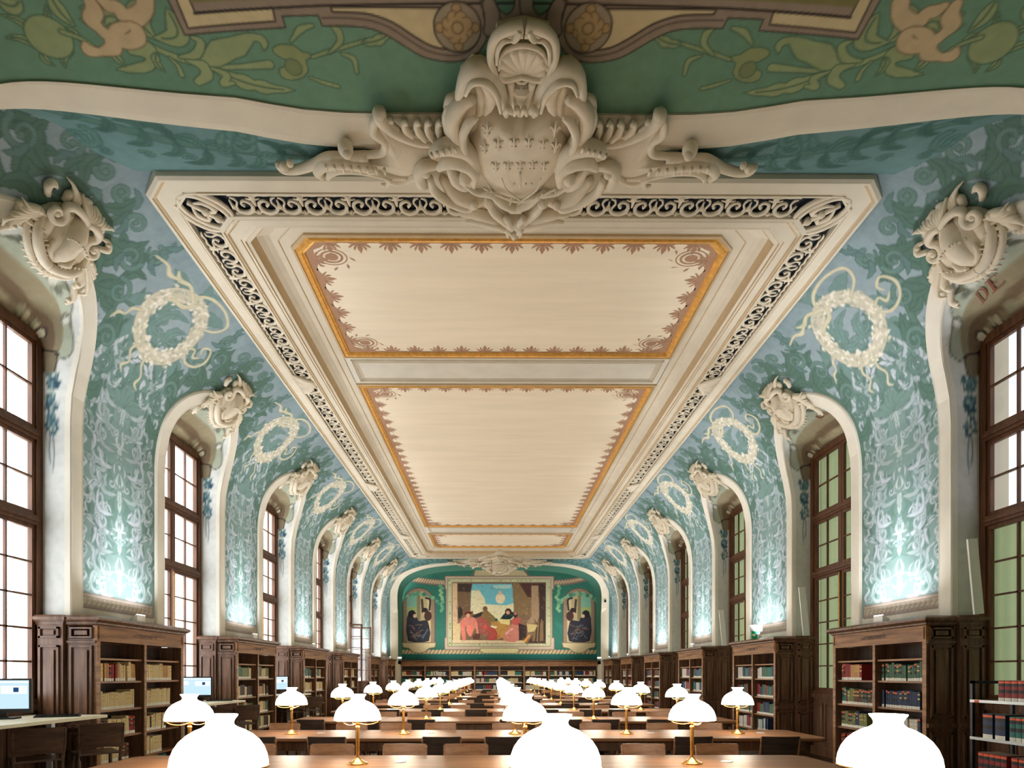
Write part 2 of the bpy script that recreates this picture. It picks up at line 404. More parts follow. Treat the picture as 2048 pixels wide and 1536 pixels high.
    for k in range(8):
        u = rr.uniform(.9, 2.0); t = rr.uniform(6.9, 7.5); a = rr.uniform(0, 6)
        M.leaf((u, t), (u + .26 * math.cos(a), t + .26 * math.sin(a)), .2, .05, (90, 132, 126), ol, px * .4, lobes=3)
    # sky-blue field with big leaves behind the wreath
    for (a, L, W) in [(.5, .55, .16), (1.2, .5, .13), (-.4, .5, .15), (-1.0, .5, .14)]:
        M.leaf((.35 * math.cos(a), 6.72 + .35 * math.sin(a)), (.35 * math.cos(a) + L * math.cos(a + .3), 6.72 + .35 * math.sin(a) + L * math.sin(a + .3)), .3, W, (104, 146, 138), (88, 126, 122), px * .4, lobes=3)
    for (a, b, c_, d_) in ((-.25, 6.5, .2, 6.95), (.1, 6.45, .32, 6.8), (-.3, 6.7, -.05, 7.05), (.0, 6.5, -.3, 6.62)):
        P.leaf((a, b), (c_, d_), .25, .09, (108, 150, 140), (88, 126, 122), px * .4, lobes=4, rib=(88, 126, 122))
    if not wreath: return P
    # the wreath
    wc = (0, 6.72); R0 = .50; cr = (212, 206, 166)
    P.stroke([(wc[0] + R0 * math.cos(a * PI / 12), wc[1] + R0 * math.sin(a * PI / 12)) for a in range(25)], .10, (204, 200, 172), (150, 160, 140), px * .6, sub=2)
    for k in range(260):
        a = rr.uniform(0, 2 * PI); r = R0 + rr.uniform(-.13, .13)
        col = rr.choice([(236, 232, 212), (220, 214, 184), (204, 200, 168), (230, 226, 204), (176, 180, 152)])
        a2 = a + 1.57 + rr.uniform(-.8, .8)
        c = (wc[0] + r * math.cos(a), wc[1] + r * math.sin(a))
        P.leaf(c, (c[0] + .075 * math.cos(a2), c[1] + .075 * math.sin(a2)), .2, .024, col)
    rb = dict(oc=(150, 158, 130), ow=px * .25)
    P.stroke([(.42, 7.02), (.66, 7.16), (.70, 7.36), (.42, 7.47), (.1, 7.44), (-.08, 7.3), (-.02, 7.18)], [.014, .02, .024, .018, .024, .02, .016], cr, **rb)
    P.stroke([(-.12, 7.22), (-.32, 7.30), (-.5, 7.24), (-.62, 7.3)], [.03, .022, .034, .014], cr, **rb)
    P.stroke([(-.5, 7.24), (-.66, 7.18), (-.8, 7.24), (-1.0, 7.2)], [.012, .034, .02, .01], cr, **rb)
    P.stroke([(.05, 7.25), (-.08, 7.05), (-.28, 7.0), (-.42, 6.92)], [.012, .034, .03, .01], cr, **rb)
    P.stroke([(.52, 6.62), (.70, 6.50), (.92, 6.56), (1.02, 6.74), (.92, 6.92), (.78, 6.86), (.82, 6.76)], [.014, .022, .016, .024, .014, .02, .008], cr, **rb)
    P.stroke([(.55, 6.7), (.68, 6.74), (.74, 6.64), (.86, 6.7)], [.02, .012, .022, .006], cr, **rb)
    P.stroke([(-.50, 6.6), (-.66, 6.52), (-.70, 6.40), (-.80, 6.36), (-.86, 6.24)], [.014, .022, .01, .022, .008], cr, **rb)
    P.stroke([(.05, 6.2), (.0, 6.04), (.09, 5.88), (.04, 5.74), (.12, 5.68)], [.014, .020, .014, .020, .006], cr, **rb)
    P.stroke([(-.2, 6.26), (-.3, 6.1), (-.23, 5.95), (-.33, 5.84), (-.28, 5.76)], [.014, .020, .012, .020, .006], cr, **rb)
    return P
def paint_foot(P, px):
    # frieze at the foot, then bare plaster
    cre = (214, 210, 194)
    P.poly([(-2.2, 2.0), (2.2, 2.0), (2.2, 2.42), (-2.2, 2.42)], cre)
    P.poly([(-.83, 2.42), (.83, 2.42), (.83, 2.60), (-.83, 2.60)], (200, 196, 178), (120, 104, 100), px * .9)
    for k in range(-8, 9):
        P.scroll((k * .1, 2.505), .045, 0, 1.1, .010, (150, 136, 122), None, 0)
        P.stroke([(k * .1 - .05, 2.46), (k * .1, 2.455), (k * .1 + .05, 2.55)], .008, (150, 136, 122))
    for t in (2.435, 2.455, 2.565, 2.59): P.stroke([(-.83, t), (.83, t)], px * .4, (140, 122, 116), sub=1)
    return P

def make_bay(wreath=True):
    st = .0165
    us = np.linspace(-PITCH / 2, PITCH / 2, int(PITCH / st) + 1); ts = np.linspace(2.2, TTOP + .42, int((TTOP - 1.78) / st) + 1)
    Ug, Tg = np.meshgrid(us, ts, indexing='ij')
    a = np.clip((Tg - SPR) / RV, 0, None)
    X = np.where(Tg <= SPR, WALL, WALL - RV + RV * np.cos(a)); Z = np.where(Tg <= SPR, Tg, SPR + RV * np.sin(a))
    XYZ = np.stack([-X, Ug, Z], -1)             # left wall; the right wall is this turned about the vertical
    uc = (us[:-1] + us[1:]) / 2; tc = (ts[:-1] + ts[1:]) / 2; A, B = np.meshgrid(uc, tc, indexing='ij')
    du = PITCH / 2 - np.abs(A); rr = R_IN + .12
    keep = ~((du < rr) & ((B < ARC_T) | (np.hypot(du, B - ARC_T) < rr)))
    me = grid_mesh('wall_bay', XYZ, keep)
    P = paint_bay(Ug, Tg, st, wreath)
    g = P.C.mean(1, keepdims=True); P.C = P.C * .76 + (g + np.array([8, 6, 14])) * .24 + 4
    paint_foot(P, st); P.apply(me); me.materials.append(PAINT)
    return me
bay = make_bay(); bay_near = make_bay(False)
SIDES = (('left', -1), ('right', 1))
def place(o, side, y):       # objects are modelled for the left wall about (XC, y)
    o.location = (XC, y, 0); o.rotation_euler = (0, 0, 0 if side < 0 else PI)
for nm, sd in SIDES:
    for j in range(-1, 6):
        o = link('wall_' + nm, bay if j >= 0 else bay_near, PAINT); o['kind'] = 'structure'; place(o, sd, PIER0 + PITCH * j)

# cream bands round the openings
def arch_strip(mb, sections, mi=0):
    """sections: list of (r, offset along the normal); sweeps them along the arch"""
    N = len(arch(1)); rows = []
    for r, off in sections:
        row = []
        for (u, t) in arch(r):
            x, z = vault(t); nx, nz = vault_n(t); row.append((-(x + nx * off), u, z + nz * off))
        rows.append(row)
    mb.rings(rows, mi, closed=False, caps=False)
mb = MB(); arch_strip(mb, [(R_OUT + .02, -.02), (R_OUT, .02), (R_OUT - .02, .035), (R_OUT - .04, .03), (R_IN + .03, .03), (R_IN + .01, .035), (R_IN, .02), (R_IN, -.05)])
band = mb.build('trim_1', CREAM2, smooth=False)
bandme = band.data; bpy.data.objects.remove(band)

# reveals: loft from the opening edge to the window
def reveal_pts(nv=26):
    A = arch(R_IN, n=72, t0=2.2, ns=60); out = []
    for (u, t) in A:
        x0, z0 = vault(t); row = []
        if t <= ARC_T + 1e-6: u1 = math.copysign(1.0, u); z1 = z0
        else:
            co = u / R_IN; si = (t - ARC_T) / R_IN; zb = vault(ARC_T)[1]
            u1 = math.copysign(abs(co) ** .3, co); z1 = zb + (5.80 - zb) * max(0, si) ** .3
        for k in range(nv + 1):
            v = k / nv; row.append((-(x0 + (WINX - x0) * v), u + (u1 - u) * v, z0 + (z1 - z0) * v ** 1.25))
        out.append(row)
    return np.array(out), A
RP, RA = reveal_pts()
def paint_reveal():
    n, m = RP.shape[:2]
    s = np.zeros(n)
    for i in range(1, n): s[i] = s[i - 1] + math.hypot(RA[i][0] - RA[i - 1][0], RA[i][1] - RA[i - 1][1])
    mid = s[-1] / 2; S = (s - mid)[:, None] * np.ones((1, m)); V = np.ones((n, 1)) * np.linspace(0, 1, m)[None, :]
    P0 = Paint(S.ravel(), V.ravel() * .6, (212, 215, 210), .022)
    class Q:
        def __getattr__(s_, nm_):
            f_ = getattr(P0, nm_)
            g_ = lambda x: x * .80 if abs(x) < 2 else math.copysign(abs(x) - .42, x)
            if nm_ in ('stroke', 'poly'): return lambda pts, *a, **k: f_([(g_(x), y * .6) for x, y in pts], *a, **k)
            if nm_ == 'disc': return lambda c, *a, **k: f_((g_(c[0]), c[1] * .6), *a, **k)
            return lambda p0, p1, *a, **k: f_((g_(p0[0]), p0[1] * .6), (g_(p1[0]), p1[1] * .6), *a, **k)
    P = Q(); M = Mir(P)
    L = R_IN * PI / 2                           # 1.52: soffit is |s|<L
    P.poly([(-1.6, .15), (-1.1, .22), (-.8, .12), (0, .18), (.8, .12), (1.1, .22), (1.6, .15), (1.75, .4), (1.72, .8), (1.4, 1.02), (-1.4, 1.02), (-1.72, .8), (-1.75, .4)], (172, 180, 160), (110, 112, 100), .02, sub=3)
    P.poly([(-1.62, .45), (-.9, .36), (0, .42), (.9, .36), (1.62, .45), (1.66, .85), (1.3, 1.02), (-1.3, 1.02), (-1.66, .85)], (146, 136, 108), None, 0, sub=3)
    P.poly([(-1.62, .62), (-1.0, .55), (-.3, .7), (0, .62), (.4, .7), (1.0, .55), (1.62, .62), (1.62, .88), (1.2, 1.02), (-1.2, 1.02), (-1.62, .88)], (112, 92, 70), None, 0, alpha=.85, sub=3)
    M.stroke([(1.68, .5), (1.66, .85), (1.5, .95)], [.03, .06, .03], (52, 44, 36))
    M.poly([(1.12, 1.05), (1.22, .8), (1.02, .74), (.92, .84), (.98, 1.05)], (206, 200, 172), (60, 50, 40), .03, sub=3)
    M.stroke([(.9, .84), (.6, .9), (.2, .97)], .02, (60, 50, 40))
    M.stroke([(1.2, .2), (1.0, .25), (.98, .36), (1.12, .38)], .022, (118, 118, 104)); M.disc((1.08, .3), .05, (214, 214, 204))
    M.stroke([(.1, .2), (.35, .3), (.6, .26)], .03, (110, 112, 98)); M.disc((.35, .2), .09, (206, 208, 196))
    for k in range(-6, 7): P.disc((k * .13, .86 + .03 * math.sin(k * 2)), .05, [(190, 182, 150), (140, 128, 100), (160, 158, 130)][k % 3])
    P.disc((1.8, .7), .12, (128, 116, 92), (60, 52, 42), .02); P.disc((-1.8, .7), .12, (128, 116, 92), (60, 52, 42), .02)
    rr = random.Random(3)
    for sg in (-1, 1):
        for c in (2.06, 2.35, 2.63):
            for k in range(18):
                a = rr.uniform(0, 2 * PI); P.leaf((sg * c, .55), (sg * c + .15 * math.cos(a), .55 + .25 * math.sin(a)), .2, .03, rr.choice([(52, 88, 104), (74, 112, 112), (40, 72, 90), (96, 128, 120)]))
            for k in range(7):
                P.disc((sg * (c + rr.uniform(-.08, .08)), .55 + rr.uniform(-.13, .13)), .034, rr.choice([(190, 204, 190), (150, 176, 172), (120, 152, 156)]), (40, 74, 92), .012)
        P.stroke([(sg * 2.75, .5), (sg * 3.0, .46), (sg * 3.2, .5)], .014, (120, 140, 148)); P.stroke([(sg * 2.75, .58), (sg * 2.95, .62), (sg * 3.1, .58)], .014, (120, 140, 148))
    return P0
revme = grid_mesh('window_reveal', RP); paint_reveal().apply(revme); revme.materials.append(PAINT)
def soffit_pt(u, v):         # a point on the painted soffit at width u and depth v, nudged into the room
    th = max(.05, min(PI - .05, PI / 2 + u / R_IN)); u = -R_IN * math.cos(th); t = ARC_T + R_IN * math.sin(th); x0, z0 = vault(t)
    co = u / R_IN; si = math.sin(th); zb = vault(ARC_T)[1]; u1 = math.copysign(abs(co) ** .3, co); z1 = zb + (5.80 - zb) * max(0, si) ** .3
    return (-(x0 + (WINX - x0) * v), u + (u1 - u) * v, z0 + (z1 - z0) * v ** 1.25 - .022)

# ------------------------------------------------------------------ windows
ZW0, ZT1, ZT2, ZW1 = 1.17, 3.46, 4.53, 5.80
def casement(mb, w, z0, z1, rows, st=.05, mu=.022, th=.05, cols=2):
    """frame in the y-z plane, hinge at y=0, thickness along x"""
    h = th / 2
    mb.box(-h, h, 0, st, z0, z1); mb.box(-h, h, w - st, w, z0, z1); mb.box(-h, h, st, w - st, z0, z0 + st); mb.box(-h, h, st, w - st, z1 - st, z1)
    for c in range(1, cols):
        y = st + (w - 2 * st) * c / cols; mb.box(-h * .7, h * .7, y - mu / 2, y + mu / 2, z0 + st, z1 - st)
    for r in range(1, rows):
        z = z0 + st + (z1 - z0 - 2 * st) * r / rows; mb.box(-h * .7, h * .7, st, w - st, z - mu / 2, z + mu / 2)
def serif_de(h):
    """the two Roman capitals D and E, drawn with serifs"""
    m = MB(); u = h * .72
    def r(x0, x1, y0, y1):
        nx = max(1, int((x1 - x0) / .02)); 
        for i in range(nx): a = x0 + (x1 - x0) * i / nx; b = x0 + (x1 - x0) * (i + 1) / nx; m.add([(a, y0, 0), (b, y0, 0), (b, y1, 0), (a, y1, 0)], [(0, 1, 2, 3)])
    y0, y1 = -u / 2, u / 2; s = u * .16; t = u * .07
    X = -u * 1.0
    r(X + .03, X + .03 + s, y0, y1); r(X, X + .06 + s, y0, y0 + t * .6); r(X, X + .06 + s, y1 - t * .6, y1)
    n = 16; o = []; i_ = []
    for k in range(n + 1):
        a = -PI / 2 + PI * k / n; o.append((X + .06 + s + u * .5 * math.cos(a), u / 2 * math.sin(a), 0)); i_.append((X + .06 + s + (u * .5 - s) * math.cos(a), (u / 2 - t) * math.sin(a), 0))
    for k in range(n): m.add([o[k], o[k + 1], i_[k + 1], i_[k]], [(0, 1, 2, 3)])
    X = u * .25
    r(X + .03, X + .03 + s, y0, y1); r(X, X + .03 + u * .62, y0, y0 + t); r(X, X + .03 + u * .58, y1 - t, y1); r(X + .03 + s, X + .03 + u * .42, -t / 2, t / 2)
    r(X + .03 + u * .58, X + .03 + u * .62, y0, y0 + t * 3); r(X + .03 + u * .54, X + .03 + u * .58, y1 - t * 3, y1); r(X + .03 + u * .40, X + .03 + u * .44, -t * 1.3, t * 1.3)
    o = m.build('inscription', TEXTR); me = o.data; bpy.data.objects.remove(o); me.materials.clear(); return me
def make_window(n, sd, k):
    y = OPEN0 + PITCH * k
    root = empty('window_%d' % n); place(root, sd, y); root['kind'] = 'structure'
    f = MB(); x = -WINX
    for s in (-1, 1): f.box(x - .05, x + .07, s * 1.0, s * .9, ZW0 - .05, ZW1 + .01)
    f.box(x - .05, x + .07, -.9, .9, ZW1 - .1, ZW1 + .01); f.box(x - .05, x + .09, -.9, .9, ZW0 - .07, ZW0 + .06)
    for z in (ZT1, ZT2): f.box(x - .04, x + .08, -.9, .9, z - .06, z + .06); f.box(x, x + .105, -.9, .9, z - .02, z + .02)
    f.box(x - .03, x + .05, -.035, .035, ZT1, ZW1)
    f.build('window_frame', WINW, root)
    for s in (-1, 1):
        for (z0, z1, rows) in ((ZT2 + .06, ZW1 - .1, 2), (ZT1 + .06, ZT2 - .06, 2), (ZW0 + .06, ZT1 - .06, 5)):
            mb = MB(); casement(mb, .865, z0, z1, rows)
            c = mb.build('casement', WINW, root)
            g = MB(); g.box(-.004, .004, .04, .83, z0 + .04, z1 - .04); g = g.build('pane', GLASS, c)
            c.location = (x + .02, -.9 * s, 0); c.rotation_euler = (0, 0, 0 if s > 0 else PI)
            if s < 0: c.location = (x + .02, .9, 0)
            if k == 4 and sd < 0 and rows == 5:
                c.rotation_euler = (0, 0, (-1.25 if s > 0 else PI + 1.45))
    h = MB(); h.lathe([(.009, ZW0 + .1), (.009, ZT1 - .1)], 8, (x + .075, 0, 0)); h.ball((x + .085, 0, 2.3), .03, sc=(1, 1, 1.6)); h.ball((x + .085, 0, 1.95), .028, sc=(1, 1, 1.4))
    h.tube([(x + .09, 0, 2.12), (x + .15, 0, 2.12), (x + .16, .09, 2.11)], .011)
    h.build('handle', BRASS, root, smooth=True)
    if sd > 0:
        b = MB(); zt = ZT1 if k == 0 else ZW1 - .05
        nn = 60; rows = [[(x - .10 - .012 * math.sin(i * 1.1), -.96 + 1.92 * i / nn, z) for i in range(nn + 1)] for z in (ZW0, zt)]
        b.rings(rows, 0, closed=False, caps=False); b.build('blind', BLIND, root)
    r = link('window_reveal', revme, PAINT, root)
    txt = None
    if sd > 0 and k == 0: txt = ('DE', .22, -.20, .46)
    if k == 1: txt = ('DES SCIENCES', .14, -.62 if sd < 0 else .45, .42)
    if txt:
        tm = text_mesh(txt[0], txt[1]) if txt[0] != 'DE' else serif_de(txt[1])
        for v in tm.vertices:
            p = soffit_pt(v.co.x + txt[2], txt[3] - v.co.y / .9)
            v.co = p
        link('inscription', tm, TEXTR, root)
    # oak panelling under the window
    p = MB(); p.box(x - .02, x + .06, -1.02, 1.02, 0, ZW0 - .02); p.box(x, x + .10, -1.02, 1.02, ZW0 - .08, ZW0 - .01); p.box(x, x + .12, -1.02, 1.02, 0, .16)
    for s in (-1, 1):
        for (a, b_) in ((.06, .46), (.54, .94)): panel(p, x + .06, s * a, s * b_, .26, ZW0 - .18)
    p.build('window_panelling', OAKD, root)
    if k == 4 and sd < 0: pass
    return root
def panel(mb, x, y0, y1, z0, z1, d=.018, m=0, sgn=1):
    """raised and bordered panel on a face of constant x looking to +x"""
    y0, y1 = min(y0, y1), max(y0, y1); e = .022
    mb.box(x, x + sgn * d, y0, y0 + e, z0, z1, m); mb.box(x, x + sgn * d, y1 - e, y1, z0, z1, m)
    mb.box(x, x + sgn * d, y0 + e, y1 - e, z0, z0 + e, m); mb.box(x, x + sgn * d, y0 + e, y1 - e, z1 - e, z1, m)
    q = .06
    if y1 - y0 > .2: mb.hexa([(x, y0 + q, z0 + q), (x, y1 - q, z0 + q), (x, y1 - q, z1 - q), (x, y0 + q, z1 - q)],
            [(x + sgn * d * .9, y0 + q + .02, z0 + q + .02), (x + sgn * d * .9, y1 - q - .02, z0 + q + .02), (x + sgn * d * .9, y1 - q - .02, z1 - q - .02), (x + sgn * d * .9, y0 + q + .02, z1 - q - .02)], m)
wn = 0; tn = 0
for nm, sd in SIDES:
    for k in range(6):
        wn += 1; make_window(wn, sd, k)
        tn += 1; o = link('trim_%d' % tn, bandme, CREAM2); o['kind'] = 'structure'; place(o, sd, OPEN0 + PITCH * k)

# ------------------------------------------------------------------ end coves, arches and niches
DT = [(1.9, 1.85 + .001), (3.3, 1.8), (4.34, 1.6), (5.03, 1.26), (5.33, .73), (5.37, .47), (5.5, 0.)]   # height above the eye -> distance beyond the frame
_h = np.array([a for a, b in DT]); _d = np.array([b for a, b in DT])
def Dh(h):                   # smooth (monotone cubic) table lookup
    h = np.clip(h, _h[0], _h[-1]); dx = np.diff(_h); dl = np.diff(_d) / dx; m = np.zeros(len(_h))
    m[0] = dl[0]; m[-1] = dl[-1]
    for i in range(1, len(_h) - 1):
        m[i] = 0 if dl[i - 1] * dl[i] <= 0 else 2 * dl[i - 1] * dl[i] / (dl[i - 1] + dl[i])
    i = np.clip(np.searchsorted(_h, h) - 1, 0, len(dx) - 1); t = (h - _h[i]) / dx[i]
    return (2 * t ** 3 - 3 * t ** 2 + 1) * _d[i] + (t ** 3 - 2 * t ** 2 + t) * dx[i] * m[i] + (-2 * t ** 3 + 3 * t ** 2) * _d[i + 1] + (t ** 3 - t ** 2) * dx[i] * m[i + 1]
def se(x, w, top, h0=3.3, n=4.):
    return h0 + (top - h0) * max(0, 1 - abs(x / w) ** n) ** (1 / n)
def se_curve(w, top, n=60, legs=14, hb=.5, h0=3.3):
    p = [(-w, hb + (h0 - hb) * i / legs) for i in range(legs)]
    for i in range(n + 1):
        a = PI - PI * i / n; c, s_ = math.cos(a), math.sin(a)
        p.append((w * math.copysign(abs(c) ** .5, c), h0 + (top - h0) * abs(s_) ** .5))
    p += [(w, h0 - (h0 - hb) * (i + 1) / legs) for i in range(legs)]
    return p
def end_y(d, near): return FZ0 - d if near else FZ1 + d
BACKN, BACKF = -3.2, 31.9
_hh = np.linspace(5.5, .4, 400); _ss = np.concatenate([[0], np.cumsum(np.hypot(np.diff(_hh), np.diff(Dh(_hh))))])
def paint_cove(x, z, px):
    sl = np.interp(-(z - CZ), -_hh, _ss); rr = random.Random(8)
    P = Paint(x, sl, (104, 140, 140), px); M = Mir(P); ol = (56, 92, 90); g1 = (84, 124, 114)
    P.C += (np.sin(x * 3 + sl * 4)[:, None] * 5)
    M.stroke([(.5, .30), (1.4, .36), (2.2, .28), (3.0, .42), (3.7, .62), (4.3, 1.0), (4.7, 1.6)], [.02, .03, .03, .04, .045, .05, .05], g1, ol, px * .4)
    for k in range(15):
        u = .7 + .25 * k; c = .3 if u < 2.6 else .3 + (u - 2.6) ** 2 * .32
        for q in (-1, 1): M.leaf((u, c), (u + rr.uniform(.12, .34), c + q * rr.uniform(.14, .26)), .3 * q, .055 + .01 * (u > 2.5), rr.choice([(76, 116, 106), (86, 128, 118), (68, 108, 98)]), ol, px * .4, lobes=3, rib=ol)
    for k in range(22):
        u = rr.uniform(2.6, 5.3); t = rr.uniform(.3, 3.0)
        if k % 2: M.leaf((u, t), (u + rr.uniform(-.4, .4), t + rr.uniform(.2, .5)), rr.choice((-.3, .3)), .10, rr.choice([(74, 114, 104), (86, 128, 118)]), ol, px * .4, lobes=4, rib=ol)
        else: M.scroll((u, t), rr.uniform(.12, .22), rr.uniform(0, 6), 1.2, .035, (90, 132, 124), ol, px * .4)
    for k in range(10): u = .9 + .42 * k; M.scroll((u, .28 + .05 * (k % 3)), .07, k, 1.1, .018, (90, 130, 122), ol, px * .3)
    return P
def end_part(near):
    C1 = se_curve(5.45, 5.37); C2 = se_curve(5.16, 5.34); n = len(C1)
    nm = 'near' if near else 'far'
    # cove surface from the outline of the end of the room to the arch
    K = 70; G = np.zeros((n, K + 1, 3)); 
    for i, (x, h) in enumerate(C1):
        if h < 3.3: bx, bh = math.copysign(5.75, x), h
        else:
            m_ = max(abs(x) / 5.75, (h - 2.0) / 3.5); bx = x / max(m_, 1e-6); bh = 2.0 + (h - 2.0) / m_
            bh = min(5.5, bh); bx = max(-5.75, min(5.75, bx))
        for k in range(K + 1):
            f = k / K; xx = bx + (x - bx) * f; hh = bh + (h - bh) * f
            G[i, k] = (xx + XC, end_y(float(Dh(hh)), near), hh + CZ)
    # refine along the curve so the painting keeps its detail
    G2 = []
    for i in range(n - 1):
        R_ = max(1, int(np.abs(G[i + 1] - G[i]).max() / .024))
        for r in range(R_): G2.append(G[i] * (1 - r / R_) + G[i + 1] * r / R_)
    G2.append(G[-1]); G2 = np.array(G2)
    me = grid_mesh('wall_' + nm, G2)
    paint_cove(G2[..., 0].ravel() - XC, G2[..., 2].ravel(), .025).apply(me)
    o = link('wall_' + nm, me, PAINT); o['kind'] = 'structure'
    # cream arch band
    global tn
    tn += 1; b = MB(); rows = []
    def c1(i): x, h = C1[i]; return (x + XC, end_y(float(Dh(h)), near), h + CZ)
    sg = -1 if near else 1
    def c2(i):
        x, h = C2[i]; t = float(Dh(C1[i][1]))
        wdt = .41 - .26 * min(1, abs(C1[i][0]) / 5.45) ** 2 if C1[i][1] > 3.3 else .26
        return (x + XC, end_y(t + wdt, near), h + CZ)
    A = [Vector(c1(i)) for i in range(n)]; B = [Vector(c2(i)) for i in range(n)]; ctr = Vector((XC, (A[n // 2].y + (-.6 if near else .6)), 3.0))
    def off(p, d, side=0): v = (Vector((XC, p.y, 4.2)) - p); v.y = 0; return tuple(p + v.normalized() * d + Vector((0, side, 0)))
    rows = [[off(p, -.03, -sg * .05) for p in A], [off(p, .0, -sg * .05) for p in A], [off(A[i] * .9 + B[i] * .1, .03) for i in range(n)], [off(A[i] * .1 + B[i] * .9, .03) for i in range(n)], [off(p, .02) for p in B], [off(p, -.03) for p in B]]
    b.rings(rows, 0, closed=False, caps=False); o = b.build('trim_%d' % tn, CREAM, smooth=False); o['kind'] = 'structure'
    # soffit of the niche
    yb = BACKN if near else BACKF
    vis = np.concatenate([np.linspace(0, 2.6, 210), np.linspace(2.7, 8.5, 14)]) if near else np.linspace(0, 1.75, 12)
    B2 = []
    for i in range(n - 1):
        R2 = max(1, int((B[i + 1] - B[i]).length / (.012 if near else .1)))
        for r in range(R2): B2.append(B[i] * (1 - r / R2) + B[i + 1] * r / R2)
    B2.append(B[-1]); S = np.zeros((len(B2), len(vis), 3))
    for i, p in enumerate(B2):
        for k, v in enumerate(vis): S[i, k] = (p.x, (max(yb, p.y - v) if near else min(yb, p.y + v)), p.z)
    me = grid_mesh('wall_niche_' + nm, S)
    if near: P = paint_soffit(S)
    else: P = Paint(S[..., 0].ravel(), S[..., 2].ravel(), (70, 122, 106), .05)
    P.apply(me); o = link('wall_niche_' + nm, me, PAINT); o['kind'] = 'structure'
def unproj_soffit(px, py):
    h = 5.15
    for _ in range(12):
        Z = h * F / (V0 - py); X = (px - U0) * Z / F; h = se(X - XC, 5.16, 5.34)
    return (X - XC, Z)
def paint_soffit(S):
    px = .016; x = S[..., 0].ravel() - XC; y = S[..., 1].ravel()
    P = Paint(x, y, (106, 144, 118), px)
    P.C += (np.sin(x * 2.3 + y)[:, None] * 3 + np.sin(y * 5 - x)[:, None] * 2)
    M = Mir(P); q = lambda pts, s=1., o=(0, 0): [unproj_soffit(o[0] + a / s, o[1] + b / s) for a, b in pts]
    pw = 1 / 255.            # metres per photograph pixel there, roughly
    lf = (146, 160, 114); ol = (52, 84, 68)
    q5 = lambda pts: q(pts, 2.926)
    def L(a, b, bend, w, lobes=0): aa, bb = q5([a, b]); M.leaf(aa, bb, bend, w * pw, lf, ol, px * .45, lobes=lobes, rib=ol)
    def St(pts, w): M.stroke(q5(pts), [v * pw for v in w], lf, ol, px * .45)
    L((880, 20), (930, 250), .35, 26); L((300, -20), (450, 170), .1, 16); L((980, 60), (900, 230), -.45, 26)
    St([(820, 240), (950, 310), (1080, 360), (1240, 400), (1400, 400), (1580, 385)], [5, 5, 7, 5, 5, 9])
    M.poly(q5([(1090, 345), (1200, 310), (1240, 250), (1340, 230), (1440, 205), (1530, 212), (1572, 262), (1548, 302), (1530, 262), (1490, 250), (1440, 330), (1380, 352), (1290, 400), (1170, 385)]), lf, ol, px * .45, sub=2)
    M.poly(q5([(1610, 320), (1600, 290), (1650, 268), (1720, 275), (1770, 310), (1840, 330), (1790, 360), (1805, 410), (1780, 455), (1710, 475), (1650, 455), (1640, 410), (1680, 395), (1700, 365), (1660, 350)]), (140, 150, 104), ol, px * .45, sub=2)
    M.disc(q5([(1720, 400)])[0], .07, (120, 134, 92), ol, px * .3)
    St([(1830, 340), (1950, 300), (2150, 240)], [3, 4, 3]); L((2120, 255), (2300, 180), .1, 12, 3)
    St([(1930, 315), (1990, 250), (1980, 190), (1945, 160)], [2, 6, 8, 3]); St([(2000, 320), (2070, 350), (2090, 430)], [2, 6, 3])
    St([(1705, 250), (1760, 180), (1830, 155)], [2, 7, 3]); St([(1815, 460), (1900, 490), (1980, 512)], [2, 4, 4])
    L((1240, 410), (1730, 535), .08, 20, 4); St([(1100, 365), (1190, 395), (1215, 450), (1165, 490)], [3, 12, 12, 8])
    St([(1245, 410), (1330, 450), (1310, 500), (1370, 495)], [3, 8, 7, 4]); St([(1060, 345), (1150, 330), (1180, 260), (1130, 230)], [3, 9, 8, 3])
    M.poly(q5([(750, 300), (860, 250), (930, 320), (925, 395), (850, 440), (690, 420), (850, 372), (845, 345), (770, 330)]), lf, ol, px * .45, sub=2)
    L((920, 320), (970, 430), .2, 9, 2); St([(1000, 350), (1050, 400), (1070, 450)], [2, 4, 5]); L((660, 320), (740, 400), 0, 10)
    for a, b in (((220, 235), (20, 105)), ((230, 300), (50, 240)), ((255, 320), (330, 400)), ((280, 320), (430, 290)), ((440, 315), (390, 410)), ((215, 185), (280, 50)), ((250, 230), (380, 250)), ((480, 250), (380, 180))):
        L(a, b, .18, 8)
    M.disc(q5([(300, 235)])[0], .16, lf, ol, px * .4); St([(370, 200), (500, 250), (620, 330)], [4, 4, 3])
    for k, (a, b) in enumerate((((0, 20), (130, 10)), ((560, 150), (480, 60)), ((480, 130), (620, 20)), ((700, 120), (620, 170)))): L(a, b, .3, 18)
    rib = (196, 176, 138); ro = (104, 84, 60)
    M.stroke(q5([(600, 20), (650, 50), (700, 55), (730, 100), (790, 120), (850, 70), (857, -10)]), [.03, .05, .04, .06, .07, .06, .06], rib, ro, px * .4)
    M.stroke(q5([(530, 10), (562, 80), (545, 130), (590, 180), (640, 220), (740, 258), (810, 238), (808, 190), (760, 165), (700, 190), (672, 250), (670, 295), (600, 318), (530, 308), (508, 272)]), [.04, .06, .06, .04, .05, .06, .06, .05, .03, .05, .06, .06, .03, .05, .02], rib, ro, px * .4)
    # painted frame with scroll and rosettes
    tp = (150, 134, 116); bk = (40, 32, 28); cm = (206, 190, 148)
    outer = [(300, -80), (337, 0), (372, 73), (571, 57), (564, 34), (637, 32), (646, 53)]
    curve = [(697, 53), (742, 58), (776, 72), (809, 92), (843, 112), (877, 121), (911, 123), (944, 114), (964, 94), (973, 70), (965, 20), (960, -80)]
    M.poly(q(outer + smooth_pts([(646, 53)] + curve, 3)[1:]), tp, bk, px * .5)
